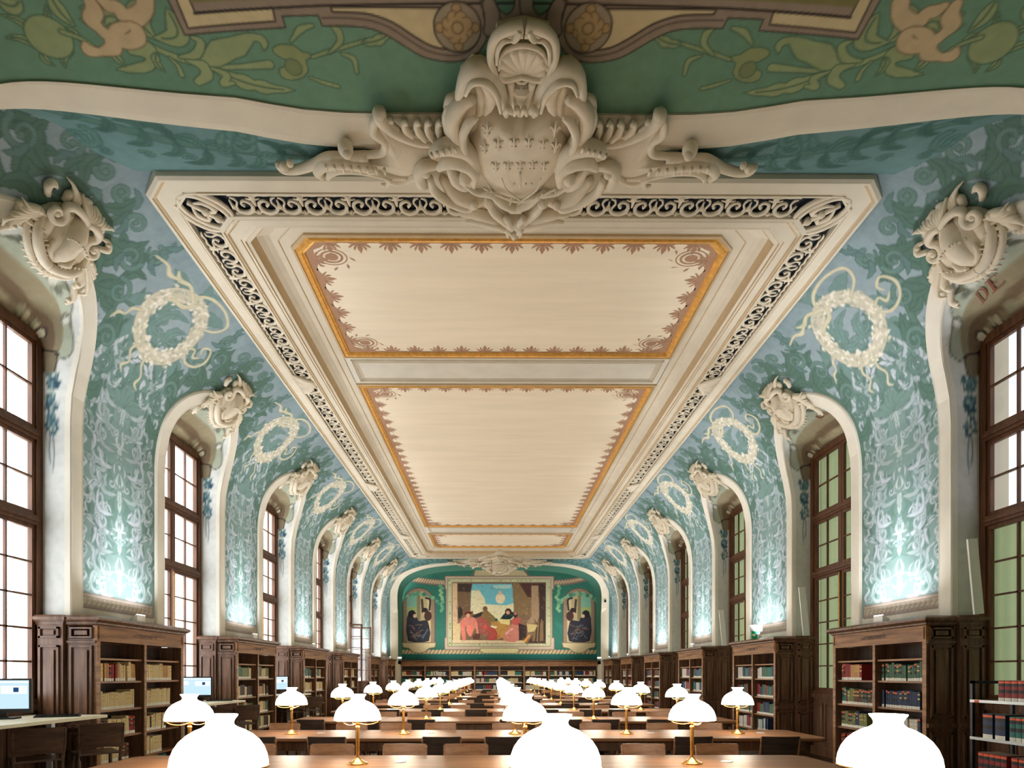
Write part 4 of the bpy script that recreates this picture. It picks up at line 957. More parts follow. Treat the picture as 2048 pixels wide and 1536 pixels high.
# ------------------------------------------------------------------ the great cartouche
def cpt(px, py, w=0.):
    k = (V0 - py) / F; Z = (4.60 - w) / (k - .124); return ((px - U0) * Z / F - XC, Z - 6.0, k * Z + CZ)
CS = .0052
def great():
    root = empty('ceiling_cartouche', (XC, 6.0, 0))
    UP = (0, -.12, -1)
    def make(name, strokes, balls=(), polys=(), mirror=True, extra=None, sides=False):
        mb = MB()
        for sg in ((1, -1) if mirror else (1,)):
            mr = lambda p: (p[0] * sg, p[1], p[2])
            if mirror and sides: mb = MB()
            for pts, r, w in strokes:
                mid_ = all(abs(cpt(a, b, w)[0]) < .05 for a, b in pts)
                if mid_ and sg < 0: continue
                if mid_: mr = lambda p: (0., p[1], p[2])
                else: mr = lambda p, sg=sg: (p[0] * sg, p[1], p[2])
                rr_ = [x * CS for x in r] if hasattr(r, '__len__') else r * CS
                mb.tube([mr(cpt(a, b, w)) for a, b in pts], rr_, n=10, up=UP, sub=5, flat=1.15)
            mr = lambda p, sg=sg: (p[0] * sg, p[1], p[2])
            for (a, b), r, w in balls: mb.ball(mr(cpt(a, b, w)), r * CS, n=14, k=9)
            if mirror and sides:
                if extra: extra(mb, sg)
                mb.build(name, STUCCO, root, smooth=True)
        if sides: return
        if extra: extra(mb)
        return mb.build(name, STUCCO, root, smooth=True)
    D = lambda l: [(540 + a / 2.048, 20 + b / 2.048) for a, b in l]
    # body slab that carries everything
    mb = MB(); sil = D([(1030, 90), (930, 110), (905, 200), (915, 260), (830, 225), (780, 270), (770, 370), (720, 400), (725, 520), (740, 580), (660, 570), (610, 650), (650, 740), (780, 820), (830, 870), (950, 905), (1005, 915)])
    L_ = [cpt(a, b) for a, b in sil]; ring = L_ + [(-p[0], p[1], p[2]) for p in L_[::-1]]
    mb.rings([[(p[0], p[1], p[2] + .16) for p in ring], [(p[0], p[1], p[2]) for p in ring], [(p[0] * .96, p[1] * .98, p[2] - .05) for p in ring]])
    mb.build('back_slab', STUCCO, root)
    # shield
    half = D([(1037, 418), (1000, 432), (962, 424), (925, 412), (880, 420), (850, 455), (852, 500), (820, 540), (818, 590), (850, 650), (885, 700), (905, 745), (960, 775), (1035, 800)])
    half = smooth_pts(half, 3); L_ = [Vector(cpt(a, b, .10)) for a, b in half]; 
    L_ = [p for i_, p in enumerate(L_) if p.x < -.05 or i_ in (0, len(L_) - 1)]
    L_[0].x = 0; L_[-1].x = 0; ring = L_ + [Vector((-p.x, p.y, p.z)) for p in L_[-2:0:-1]]
    ctr = Vector((0, sum(p.y for p in ring) / len(ring), sum(p.z for p in ring) / len(ring))); rows = []
    def dome(p, t):
        r = min(1, math.hypot(p.x / .68, (p.y - ctr.y) / .85)); e_ = min(1, (1 - t) * 5)
        return (p.x, p.y, p.z - .17 * (1 - r * r) * e_ ** .5)
    for k in range(13):
        t = k / 12; rows.append([dome(p * t + ctr * (1 - t), t) for p in ring])
    mb = MB(); rows[0] = [tuple(Vector(rows[0][0]) * 1 + (Vector(p) - Vector(rows[0][0])) * 1) for p in rows[0]]
    mb.rings(rows + [[(p[0] * 1.02, p[1], p[2] + .12) for p in [tuple(v) for v in ring]]], caps=False); mb.build('shield', STUCCO, root, smooth=True)
    # fleurs-de-lis and the emblem below them
    def lis(mb):
        P_ = [(880, 510), (935, 487), (1000, 478), (1060, 478), (1118, 490), (1170, 508), (890, 444), (1168, 446), (925, 575), (975, 568), (1025, 566), (1075, 568), (1122, 577)]
        for a, b in D(P_):
            x, y, z = cpt(a, b, .10); r2 = min(1, math.hypot(x / .68, (y - ctr.y) / .85)); z = z - .17 * (1 - r2 * r2) - .004
            mb.tube([(x, y - .085, z + .004), (x, y - .01, z - .006), (x, y + .075, z + .004)], [.003, .015, .006], n=6, up=UP, sub=2)
            for s in (-1, 1): mb.tube([(x + s * .006, y + .035, z), (x + s * .020, y - .015, z - .006), (x + s * .040, y - .04, z - .003), (x + s * .048, y - .005, z)], [.007, .01, .009, .004], n=5, up=UP, sub=2)
            mb.tube([(x - .026, y + .035, z - .004), (x + .026, y + .035, z - .004)], .006, n=5, up=UP, sub=1)
        rr = random.Random(1)
        for s in (-1, 1):
            q = [(D([(1025 + s * a, b + 42)])[0]) for a, b in ((150, 688), (100, 712), (40, 735), (0, 742))]
            pts = [cpt(a, b, .25) for a, b in q]; mb.tube(pts, [.01, .016, .02, .02], n=6, up=UP)
            for k in range(18):
                t = rr.random(); i = min(2, int(t * 3)); p = np.array(pts[i]) * (1 - (t * 3 - i)) + np.array(pts[i + 1]) * (t * 3 - i)
                mb.tube([tuple(p), tuple(p + np.array([rr.uniform(-.05, .05), rr.uniform(-.06, .06), -.02]))], [.012, .004], n=5, up=UP, sub=1)
            mb.tube([cpt(*D([(1030, 782)])[0], .28), cpt(*D([(1030 + s * 60, 738)])[0], .30), cpt(*D([(1030 + s * 80, 690)])[0], .30)], [.012, .01, .006], n=6, up=UP)
        for k in range(4): mb.ball(cpt(*D([(1000 + 24 * k, 712)])[0], .30), .012)
        mb.tube([cpt(*D([(1025, 668)])[0], .30), cpt(*D([(1025, 730)])[0], .30)], [.012, .01], n=6, up=UP)
    make('fleur_de_lis', [], extra=lis)
    # shell on top
    def fan(mb):
        c = D([(1037, 258)])[0]
        arc = D([(938, 244), (942, 205), (960, 172), (996, 152), (1037, 146), (1078, 152), (1114, 172), (1132, 205), (1136, 244)])
        for a in arc: mb.tube([cpt(*c, .13), cpt((c[0] + a[0]) / 2, (c[1] + a[1]) / 2, .12), cpt(*a, .13)], [.026, .045, .05], n=8, up=UP, sub=4)
        mb.tube([cpt(*a, .15) for a in arc], .018, n=8, up=UP, sub=3)
        mb.ball(cpt(c[0], c[1] + 2, .10), .03)
    make('shell', [(D([(932, 275), (906, 215), (908, 150), (932, 102), (980, 74), (1037, 64)]), [4, 6, 7, 7, 8, 8], .16), (D([(950, 120), (985, 98), (1037, 90)]), [4, 6, 7], .10), (D([(1024, 84), (1016, 104), (1000, 124), (985, 126)]), [4, 5, 4, 2], .2),
                   (D([(985, 128), (958, 130), (934, 165), (928, 225)]), [2, 3.5, 4, 2], .19), (D([(935, 262), (960, 284), (1000, 280), (1037, 272)]), [3, 5, 4, 4], .16)], extra=fan)
    # neck
    make('neck', [(D([(1037, 285), (1037, 340), (1036, 420)]), [22, 15, 9], .08), (D([(985, 285), (992, 340), (1005, 415)]), [7, 6, 4], .14)] +
         [(D([(1015, 290 + 32 * k), (1037, 300 + 32 * k), (1059, 290 + 32 * k)]), [1.2, 2.0 - .3 * k, 1.2], .155) for k in range(4)])
    # the upper volutes
    make('upper_volute', [(D([(968, 430), (955, 350), (920, 285), (860, 240), (810, 262), (785, 320), (770, 360)]), [5, 9, 13, 15, 13, 10, 6], .15),
                          (D([(945, 420), (928, 350), (885, 300), (830, 300), (800, 350)]), [3, 5, 6, 5, 3], .24), (D([(880, 300), (905, 340), (895, 390), (880, 425)]), [8, 12, 10, 4], .12),
                          (D([(848, 300), (868, 350), (866, 400), (850, 430)]), [7, 11, 9, 4], .08), (D([(990, 420), (975, 405), (960, 425)]), [4, 6, 4], .25), (D([(1000, 430), (1013, 404), (1022, 430)]), [3, 5, 3], .22)], sides=True)
    # acanthus at the shoulders
    sh = []
    for k, (o, r) in enumerate(((0, 12), (14, 9), (-14, 10), (28, 6))):
        sh.append((D([(835 - o * .3, 365 + o * .2), (782 - o, 385), (748 - o, 440), (762 - o, 505), (800 - o * .6, 560), (845 - o * .2, 640)]), [r * .6, r, r * 1.2, r * 1.1, r * .8, 3], .14 + .03 * (k == 0)))
    sh += [(D([(850, 440), (815, 465), (790, 520), (800, 580), (850, 660)]), [4, 8, 8, 6, 4], .24), (D([(720, 400), (735, 370), (765, 358)]), [5, 8, 8], .1), (D([(722, 440), (728, 410), (750, 396)]), [4, 7, 6], .14), (D([(722, 480), (724, 450), (742, 436)]), [4, 7, 6], .14)]
    make('shoulder_acanthus', sh, sides=True)
    # lower volutes
    lo = [(D([(850, 655), (820, 590), (760, 560), (700, 565), (662, 590)]), [8, 13, 15, 13, 8], .2), (D([(835, 720), (835, 660), (790, 625), (730, 622), (690, 650)]), [6, 12, 14, 12, 6], .22),
          (D([(730, 640), (760, 690), (800, 715), (825, 690)]), [6, 13, 12, 8], .18), (D([(690, 640), (640, 640), (612, 668), (625, 712), (655, 722)]), [6, 11, 13, 12, 6], .16),
          (D([(655, 690), (675, 745), (740, 790), (810, 815), (835, 800)]), [7, 9, 9, 8, 5], .18), (D([(700, 690), (760, 750), (830, 775), (880, 770), (905, 790)]), [6, 18, 18, 10, 5], .1),
          (D([(775, 700), (840, 745), (895, 752), (930, 775)]), [4, 6, 8, 4], .22), (D([(905, 750), (950, 790), (1000, 812), (1030, 815)]), [6, 9, 9, 8], .2),
          (D([(885, 770), (915, 825), (960, 865), (985, 890)]), [7, 9, 9, 7], .16)]
    make('lower_volute', lo, [(D([(800, 690)])[0], 13, .25), (D([(838, 800)])[0], 9, .2), (D([(895, 790)])[0], 11, .18), (D([(640, 670)])[0], 9, .2)], sides=True)
    make('bottom_acanthus', [(D([(780, 838), (850, 838), (910, 856), (965, 890)]), [4, 11, 12, 8], .1), (D([(800, 868), (860, 866), (920, 880), (970, 900)]), [3, 8, 9, 6], .14), (D([(965, 850), (985, 875), (990, 900)]), [7, 8, 5], .2),
                             (D([(1010, 910), (1010, 935)]), [10, 5], .14), (D([(985, 915), (970, 900), (975, 930)]), [5, 6, 3], .16)], [(D([(1012, 868)])[0], 17, .16)])
    # wings
    def wing(mb, sg0):
        for sg in (sg0,):
            out = D([(700, 560), (620, 545), (540, 520), (470, 470), (440, 432), (432, 500), (468, 545), (460, 590), (400, 600), (300, 600), (210, 615), (150, 650), (210, 640), (330, 640), (430, 655), (500, 690), (580, 680), (650, 640)])
            ring = [Vector(cpt(a, b, .02)) for a, b in smooth_pts(out, 2)]; c = Vector(cpt(*D([(540, 610)])[0], .02)); rows = []
            for k in range(9):
                t = k / 8; rows.append([((p.x * t + c.x * (1 - t)) * sg, p.y * t + c.y * (1 - t), (p.z * t + c.z * (1 - t)) - .10 * math.sqrt(max(0, 1 - t ** 2))) for p in ring])
            mb.rings(rows + [[(p.x * sg, p.y, p.z + .08) for p in ring]], caps=False)
    ws = [(D([(690, 555), (610, 545), (530, 512), (470, 468), (446, 428), (470, 418)]), [5, 7, 9, 11, 12, 7], .1), (D([(432, 440), (425, 500), (470, 540), (462, 585), (400, 596), (350, 600)]), [6, 9, 8, 7, 6, 6], .08)]
    for a, b, h in ((560, 520, 60), (612, 535, 75), (655, 545, 85), (500, 492, 40), (700, 560, 100), (735, 560, 90)):
        ws.append((D([(a + 25, b), (a - 5, b - h * .5), (a - 12, b - h * .9), (a + 2, b - h)]), [5, 7, 5, 6], .09))
        ws.append((D([(a + 25, b), (a - 28, b - h * .35), (a - 34, b - h * .6)]), [4, 5, 3], .07))
    ws += [(D([(400, 602), (300, 604), (235, 608), (170, 640), (100, 660), (55, 655), (32, 634)]), [9, 8, 9, 9, 8, 8, 6], .08), (D([(560, 690), (470, 676), (390, 640), (300, 624), (225, 632), (196, 660), (215, 690)]), [4, 9, 12, 13, 13, 11, 6], .1),
           (D([(500, 700), (400, 668), (300, 656), (250, 672), (238, 696)]), [3, 6, 8, 7, 4], .14), (D([(650, 650), (600, 680), (540, 706), (490, 700), (465, 672)]), [5, 7, 7, 6, 6], .1), (D([(490, 700), (478, 720), (455, 716)]), [5, 5, 3], .1)]
    for k in range(8): ws.append((D([(230 + 34 * k, 640 + k * 2), (236 + 34 * k, 662 + 2 * k)]), [3.2, 2.2], .2))
    for k in range(5): ws.append((D([(660 + 24 * k, 590 - 6 * k), (668 + 24 * k, 606 - 6 * k)]), [3, 2], .3))
    make('wing', ws, [(D([(310, 568)])[0], 15, .1), (D([(316, 592)])[0], 9, .16), (D([(60, 645)])[0], 9, .1), (D([(84, 632)])[0], 7, .1), (D([(450, 434)])[0], 9, .12)], extra=wing, sides=True)
    return root
gc = great()
tag(gc, 'large cream plaster cartouche with fleur-de-lis shield and shell, over the near ceiling edge', 'cartouche')
g2 = copy_tree(gc); g2.location = (XC, FZ0 + FZ1 - 6.0, 0); g2.rotation_euler = (0, 0, PI)
tag(g2, 'far cream plaster cartouche at the arch crown above the mural', 'cartouche')

def small_cartouche():
    root = empty('arch_cartouche')
    UP = (0, 0, 1)
    def mk(name, st, balls=(), mirror=True, m=STUCCO):
        mb = MB()
        for sg in ((1, -1) if mirror else (1,)):
            for pts, r in st:
                if sg < 0 and all(a == 0 for a, b, c in pts): continue
                mb.tube([(a * sg, b, c) for a, b, c in pts], r, n=8, up=UP, sub=4, flat=1.1)
            for (a, b, c), r in balls: mb.ball((a * sg, b, c), r, n=10, k=6)
        return mb.build(name, m, root, smooth=True)
    def plate(mb): mb.ball((0, -.02, .03), 1, n=20, k=10, sc=(.46, .44, .13)); mb.ball((0, -.05, .10), 1, n=16, k=8, sc=(.26, .34, .16))
    pm_ = MB(); plate(pm_); pm_.build('back_plate', STUCCO, root, smooth=True)
    mk('body', [([(0, .34, .10), (0, .1, .16), (0, -.2, .12), (0, -.42, .05)], [.10, .17, .15, .05]), ([(.14, .3, .08), (.16, .05, .12), (.12, -.25, .1)], [.05, .07, .04]), ([(.30, .2, .02), (.28, -.1, .05), (.15, -.38, .04)], [.10, .11, .05])],
       [((x * .05 + .04, .07 - x * x * .006, .33), .019) for x in range(0, 4)])
    sp = [(.36 + .17 * (1 - t * .8) * math.cos(.6 + t * 8.5), .16 + .17 * (1 - t * .8) * math.sin(.6 + t * 8.5), .14 + .04 * t) for t in [k / 12 for k in range(13)]]
    mk('volute', [([(0, .36, .2), (.12, .40, .2), (.26, .38, .17)] + sp[2:], [.05, .055, .06] + [.055 - .003 * k for k in range(11)])], [((.36, .16, .16), .05)])
    mk('lower_scroll', [([(.42, .0, .1), (.40, -.18, .14), (.28, -.33, .16), (.12, -.42, .15), (0, -.44, .15)], [.03, .06, .075, .07, .07]), ([(.46, -.06, .05), (.46, -.26, .08), (.33, -.42, .1), (.14, -.52, .08), (0, -.54, .08)], [.02, .04, .05, .05, .05]),
       ([(.2, -.12, .2), (.17, -.26, .2), (.06, -.33, .2)], [.02, .04, .03])])
    mk('acanthus', [([(.44, .05, .06), (.58, -.02, .1), (.68, -.14, .08), (.62, -.24, .06)], [.05, .06, .05, .02]), ([(.5, -.1, .04), (.62, -.28, .07), (.60, -.44, .05)], [.05, .06, .03]), ([(.5, .25, .05), (.6, .33, .09), (.56, .42, .07), (.46, .40, .05)], [.04, .05, .045, .02]),
       ([(.28, .36, .06), (.33, .46, .08), (.28, .54, .07)], [.05, .05, .03]), ([(.62, -.4, .04), (.72, -.56, .05), (.70, -.7, .03)], [.04, .045, .02]), ([(.15, .42, .05), (.12, .56, .1), (.03, .62, .08)], [.05, .06, .03])],
       [((.70, -.1, .08), .05), ((.56, .4, .09), .04), ((.30, .56, .07), .04), ((.60, -.36, .1), .035), ((.68, -.62, .05), .035), ((.5, .02, .12), .04)])
    fr_ = []
    for k in range(9):
        a = -2.6 + 2.1 * k / 8 * .5; x_, y_ = .50 * math.cos(-1.45 + .16 * k), .56 * math.sin(-1.45 + .16 * k)
        fr_.append(([(x_ * .86, y_ * .86, .12), (x_, y_, .10), (x_ * 1.10, y_ * 1.12, .05)], [.022, .03, .012]))
    for k in range(6):
        fr_.append(([(.12 + .05 * k, -.30 + .035 * k, .21), (.15 + .055 * k, -.40 + .05 * k, .17)], [.012, .010]))
    mk('fringe', fr_)
    mk('leaf_spray', [([(.36, .06, .09), (.62 + .03 * k, -.04 - .07 * k, .13), (.74 - .01 * k, -.02 - .11 * k, .08)], [.02, .028, .01]) for k in range(5)] + [([(.14, .30, .09), (.2 + .05 * k, .50 + .02 * k, .13), (.22 + .09 * k, .60, .08)], [.02, .03, .01]) for k in range(4)]
       + [([(.05 + .06 * k, .02, .255 - .02 * k), (.04 + .06 * k, -.2, .23 - .02 * k)], [.012, .006]) for k in range(3)])
    mk('shell', [([(0, .36, .22), (.05 * k, .5, .18), (.075 * k, .6, .1)], [.02, .035, .03]) for k in range(0, 4)])
    return root
sc0 = small_cartouche(); first = True; ordn = ['nearest', 'second', 'third', 'fourth', 'fifth', 'sixth']
for nm, sd in SIDES:
    for k in range(6):
        o = sc0 if first else copy_tree(sc0); first = False
        t = 6.52; x, z = vault(t); nx, nz = vault_n(t)
        w = Vector((nx * sd, 0, nz)); u = Vector((0, 1 if sd < 0 else -1, 0)); v = w.cross(u)
        Mx = (Matrix((u, v, w)).transposed() * .78).to_4x4(); Mx.translation = Vector((XC + sd * (x + nx * .0), OPEN0 + PITCH * k, z)) ; o.matrix_world = Mx
        tag(o, 'cream plaster scroll cartouche over the %s window arch on the %s wall' % (ordn[k], nm), 'cartouche', 'plaster cartouches crowning the window arches')
# ------------------------------------------------------------------ books
BCOL = {'cream': (216, 196, 146), 'tan': (190, 142, 92), 'brown': (96, 58, 40), 'dark brown': (52, 34, 30), 'red': (140, 40, 38), 'green': (66, 100, 78), 'olive green': (118, 122, 72),
        'teal': (40, 112, 104), 'navy blue': (34, 52, 84), 'pale grey': (206, 204, 196), 'black': (28, 28, 32), 'blue': (46, 84, 130)}
BM = {k: mat('book_' + k.replace(' ', '_'), v, .55, var=.08, scale=30) for k, v in BCOL.items()}
LABELM = mat('shelf_label_white', (232, 230, 218), .5, var=.03)
PAPER = mat('page_paper', (222, 210, 180), .8, var=.05)
GOLDT = mat('gold_tooling', (196, 160, 84), .4, metal=.4, var=.1)
ORANGEM = mat('orange_tape', (236, 96, 48), .5, var=.04)
def book_proto(col, style):
    """unit book: spine at x=0 looking to +x, thickness along y (0..1), height z (0..1), depth to -x"""
    mb = MB(); n = 5; sp = [(.03 * math.sin(PI * i / n), i / n) for i in range(n + 1)]
    ring = sp + [(-.8, 1), (-.8, 0)]
    def sec(z): return [(x, y, z) for x, y in ring]
    zs = [0, .17, 1.0] if style == 0 else ([0, .17, .55, .62, .8, .86, 1.0] if style == 1 else [0, .17, .40, .55, .72, .86, .95, 1.0])
    ms = {0: [1, 0], 1: [1, 0, 2, 0, 2, 0], 2: [1, 0, 3, 0, 3, 4, 0]}[style]
    nn = len(ring)
    for a, b, m in zip(zs[:-1], zs[1:], ms):
        o = len(mb.v); mb.v.extend(sec(a) + sec(b))
        for j in range(nn):
            k = (j + 1) % nn; mb.f.append((o + j, o + k, o + nn + k, o + nn + j)); mb.m.append(m if j < n else 0)
    o = len(mb.v); mb.v.extend(sec(1.0)); mb.f.append(tuple(o + j for j in range(nn))); mb.m.append(0)
    o = len(mb.v); mb.v.extend([(-.02, .12, 1.003), (-.02, .88, 1.003), (-.78, .88, 1.003), (-.78, .12, 1.003)]); mb.f.append((o, o + 1, o + 2, o + 3)); mb.m.append(5)
    me = mb.build('book', [BM[col], LABELM, GOLDT, BM['black'], ORANGEM, PAPER]); m_ = me.data; bpy.data.objects.remove(me); return m_
PROTO = {}
def proto(col, style):
    if (col, style) not in PROTO: PROTO[(col, style)] = book_proto(col, style)
    return PROTO[(col, style)]
STUFF = MB(); SM = list(BCOL) ; NIND = [0]
ORD = ['first', 'second', 'third', 'fourth', 'fifth', 'sixth', 'seventh', 'eighth', 'ninth', 'tenth'] + ['%dth' % i for i in range(11, 60)]
ORD[20] = '21st'; ORD[21] = '22nd'; ORD[22] = '23rd'; ORD[30] = '31st'; ORD[31] = '32nd'
def place_book(Mx, th, h, dp, lean, col, style, individual, label=None, group=None):
    L_ = Matrix.Rotation(lean, 4, 'X')
    if individual:
        o = bpy.data.objects.new('book', proto(col, style)); C.objects.link(o)
        o.matrix_world = Mx @ L_ @ Matrix.Diagonal((dp / .8, th, h, 1)); NIND[0] += 1
        tag(o, label, 'book', group)
    else:
        b = Mx @ L_; i = SM.index(col); lb = len(SM)
        P = lambda x, y, z: tuple(b @ Vector((x, y, z)))
        o = len(STUFF.v); STUFF.v.extend([P(0, 0, 0), P(0, th, 0), P(0, th, h * .17), P(0, 0, h * .17), P(0, th, h), P(0, 0, h), P(-dp, 0, h), P(-dp, th, h), P(-dp, 0, 0), P(-dp, th, 0)])
        for f_, m_ in (((0, 1, 2, 3), lb), ((3, 2, 4, 5), i), ((5, 4, 7, 6), i), ((0, 3, 5, 6, 8), i), ((1, 9, 7, 4, 2), i)):
            STUFF.f.append(tuple(o + q for q in f_)); STUFF.m.append(m_)
def fill_shelf(Mx, length, hmax, pal, rr, individual, where='', group=None, dense=1., th=(.024, .045), style=None, dp=.2):
    """Mx: local frame, y along the shelf, +x out of it; seen from the room the run starts at y=0"""
    y = .01 + rr.uniform(0, .03); end = length * dense - .02; n = 0; items = []
    while True:
        t = rr.uniform(*th); 
        if y + t > end: break
        items.append((y, t)); y += t + (rr.uniform(.0, .004) if rr.random() > .06 else rr.uniform(.02, .05))
    tot = len(items); col = rr.choice(pal); run = 0; h0 = hmax * rr.uniform(.8, .95); lean = 0
    for k, (y0, t) in enumerate(items):
        if run <= 0: col = rr.choice(pal); run = rr.choice((1, 2, 3, 5)); h0 = hmax * rr.uniform(.78, .96)
        run -= 1; h = h0 * rr.uniform(.97, 1.02); ln = lean if rr.random() < .8 else 0
        if rr.random() < .10: lean = rr.choice((0, 0, .06, -.06))
        st = style if style is not None else (rr.choice((0, 0, 1)) if col in ('cream', 'tan', 'pale grey') else rr.choice((1, 2, 0)))
        lab = '%s book, %s from the left, %s' % (col, ORD[k], where)
        place_book(Mx @ Matrix.Translation((0, y0, 0)), t * .97, h, dp, ln, col, st, individual, lab, group)

# ------------------------------------------------------------------ bookcases along the walls
ZTOP = 2.28; SHZ = [.12, .37, .71, 1.07, 1.445, 1.745]
CASE_TXT = {}
def bookcase_mesh(root, L=2.1, two_side=True, bays=2, depth=.36, text=None):
    """front looks to +x at x=0, runs along y from -L/2 to L/2, back at x=-depth"""
    h = L / 2
    m = MB(); m.box(-depth, 0, -h, h, 0, .1); m.box(-depth, -.02, -h, h, .10, .12)
    for s in (-1, 1): m.box(-depth, -.0, s * h, s * (h - .075), .1, 1.96)
    m.box(-depth, -depth + .02, -h, h, .1, 2.2); m.box(-depth, -.04, -h, h, 1.965, 1.985)
    for b_ in range(1, bays): y = -h + L * b_ / bays; m.box(-depth, 0, y - .03, y + .03, .1, 1.96)
    m.build('carcass', OAKD, root)
    s_ = MB(); s_.box(-depth + .021, -depth + .03, -h + .08, h - .08, .12, 1.95); 
    for b_ in range(bays):
        y = -h + L * (b_ + .5) / bays; s_.box(-depth + .03, -depth + .045, y - .02, y + .02, .12, 1.95)
    s_.build('back_panel', OAKIN, root)
    f = MB(); f.box(-.04, .012, -h, h, 1.955, 2.16); 
    f.box(.012, .022, -h + .03, h - .03, 2.13, 2.145); f.box(.012, .022, -h + .03, h - .03, 1.985, 2.0); f.box(.012, .022, -h + .03, -h + .05, 2.0, 2.13); f.box(.012, .022, h - .05, h - .03, 2.0, 2.13)
    f.box(-.03, .01, -h, -h + .07, .1, 1.955); f.box(-.03, .01, h - .07, h, .1, 1.955)
    for b_ in range(1, bays): y = -h + L * b_ / bays; f.box(-.03, .012, y - .027, y + .027, .1, 1.955)
    f = f.build('face_frame', OAKH, root)
    c = MB(); c.rings([[(-depth, -h - d, z), (d, -h - d, z), (d, h + d, z), (-depth, h + d, z)] for d, z in ((0, 2.15), (.03, 2.17), (.035, 2.19), (.08, 2.22), (.085, 2.25), (.05, 2.265), (.02, 2.28))])
    c.build('cornice', OAKD, root)
    for b_ in range(bays):
        y0 = -h + L * b_ / bays + (.075 if b_ == 0 else .03); y1 = -h + L * (b_ + 1) / bays - (.075 if b_ == bays - 1 else .03)
        for z in SHZ[1:]:
            sh = MB(); sh.box(-depth + .02, -.025, y0, y1, z - .025, z); sh.build('shelf', OAKH, root)
    if two_side:                       # raised panels on both ends
        for s in (-1, 1):
            e = MB(); y = s * h
            def pn(x0, x1, z0, z1):
                e.box(x0, x0 + .025, y, y + s * .026, z0, z1); e.box(x1 - .025, x1, y, y + s * .026, z0, z1); e.box(x0, x1, y, y + s * .026, z0, z0 + .025); e.box(x0, x1, y, y + s * .026, z1 - .025, z1); g = min(.06, (z1 - z0) * .3); e.box(x0 + .06, x1 - .06, y, y + s * .022, z0 + g, z1 - g)
            pn(-depth + .04, -.04, 1.99, 2.13); pn(-depth + .04, -.04, .98, 1.90); pn(-depth + .04, -.04, .18, .80); e.box(-depth, 0, y, y + s * .03, .86, .91); e.box(-depth, 0, y, y + s * .02, .0, .12); e.box(-depth, .0, y, y + s * .02, 1.93, 1.96)
            # return along the window jamb
            x1 = -(WINX - FRONT) + .05
            e.box(x1, -depth - .02, y - s * .02, y + s * .05, 0, 2.17); yy = y + s * .05
            def pr(x0, x1_, z0, z1):
                e.box(x0, x0 + .025, yy, yy + s * .026, z0, z1); e.box(x1_ - .025, x1_, yy, yy + s * .026, z0, z1); e.box(x0, x1_, yy, yy + s * .026, z0, z0 + .025); e.box(x0, x1_, yy, yy + s * .026, z1 - .025, z1); g = min(.06, (z1 - z0) * .3); e.box(x0 + .06, x1_ - .06, yy, yy + s * .022, z0 + g, z1 - g)
            pr(x1 + .05, -depth - .06, 1.99, 2.13); pr(x1 + .05, -depth - .06, .98, 1.90); pr(x1 + .05, -depth - .06, .18, .80); e.box(x1, -depth - .02, yy, yy + s * .03, .86, .91)
            e.rings([[(x1, yy - s * .3 + 0, z), (-depth - .02 + d, yy - s * .3, z), (-depth - .02 + d, yy + s * d, z), (x1, yy + s * d, z)] for d, z in ((0, 2.15), (.02, 2.19), (.05, 2.22), (.055, 2.25), (.02, 2.28))])
            e.build('end_panel', OAKD, root)
    if text:
        tm = text_mesh(text, .075)
        for v in tm.vertices: v.co = (.0135, v.co.x, 2.065 + v.co.y)
        link('inscription', tm, TEXTM, root)
PL = {('left', 0): ['cream'] * 9 + ['tan', 'brown', 'dark brown', 'red'], ('left', 1): ['cream', 'tan', 'teal', 'green', 'cream', 'olive green', 'dark brown'], ('left', 2): ['cream', 'teal', 'tan', 'brown', 'green'], ('left', 3): ['cream', 'tan', 'tan', 'brown'],
      ('right', 0): ['red', 'olive green', 'green', 'green', 'navy blue', 'red', 'olive green', 'tan'], ('right', 1): ['green', 'teal', 'navy blue', 'pale grey', 'red', 'brown'], ('right', 2): ['pale grey', 'cream', 'teal', 'blue', 'red'], ('right', 3): ['teal', 'brown', 'red', 'navy blue']}
SP_RIGHT0 = {(4, 0): ['red', 'red', 'red', 'black', 'tan'], (4, 1): ['green', 'green', 'teal'], (3, 0): ['green', 'brown', 'olive green', 'olive green', 'teal'], (3, 1): ['navy blue', 'red', 'navy blue', 'navy blue'], (2, 0): ['olive green', 'olive green', 'teal', 'navy blue'], (2, 1): ['olive green', 'navy blue', 'pale grey']}
first = {}; rb = random.Random(21)
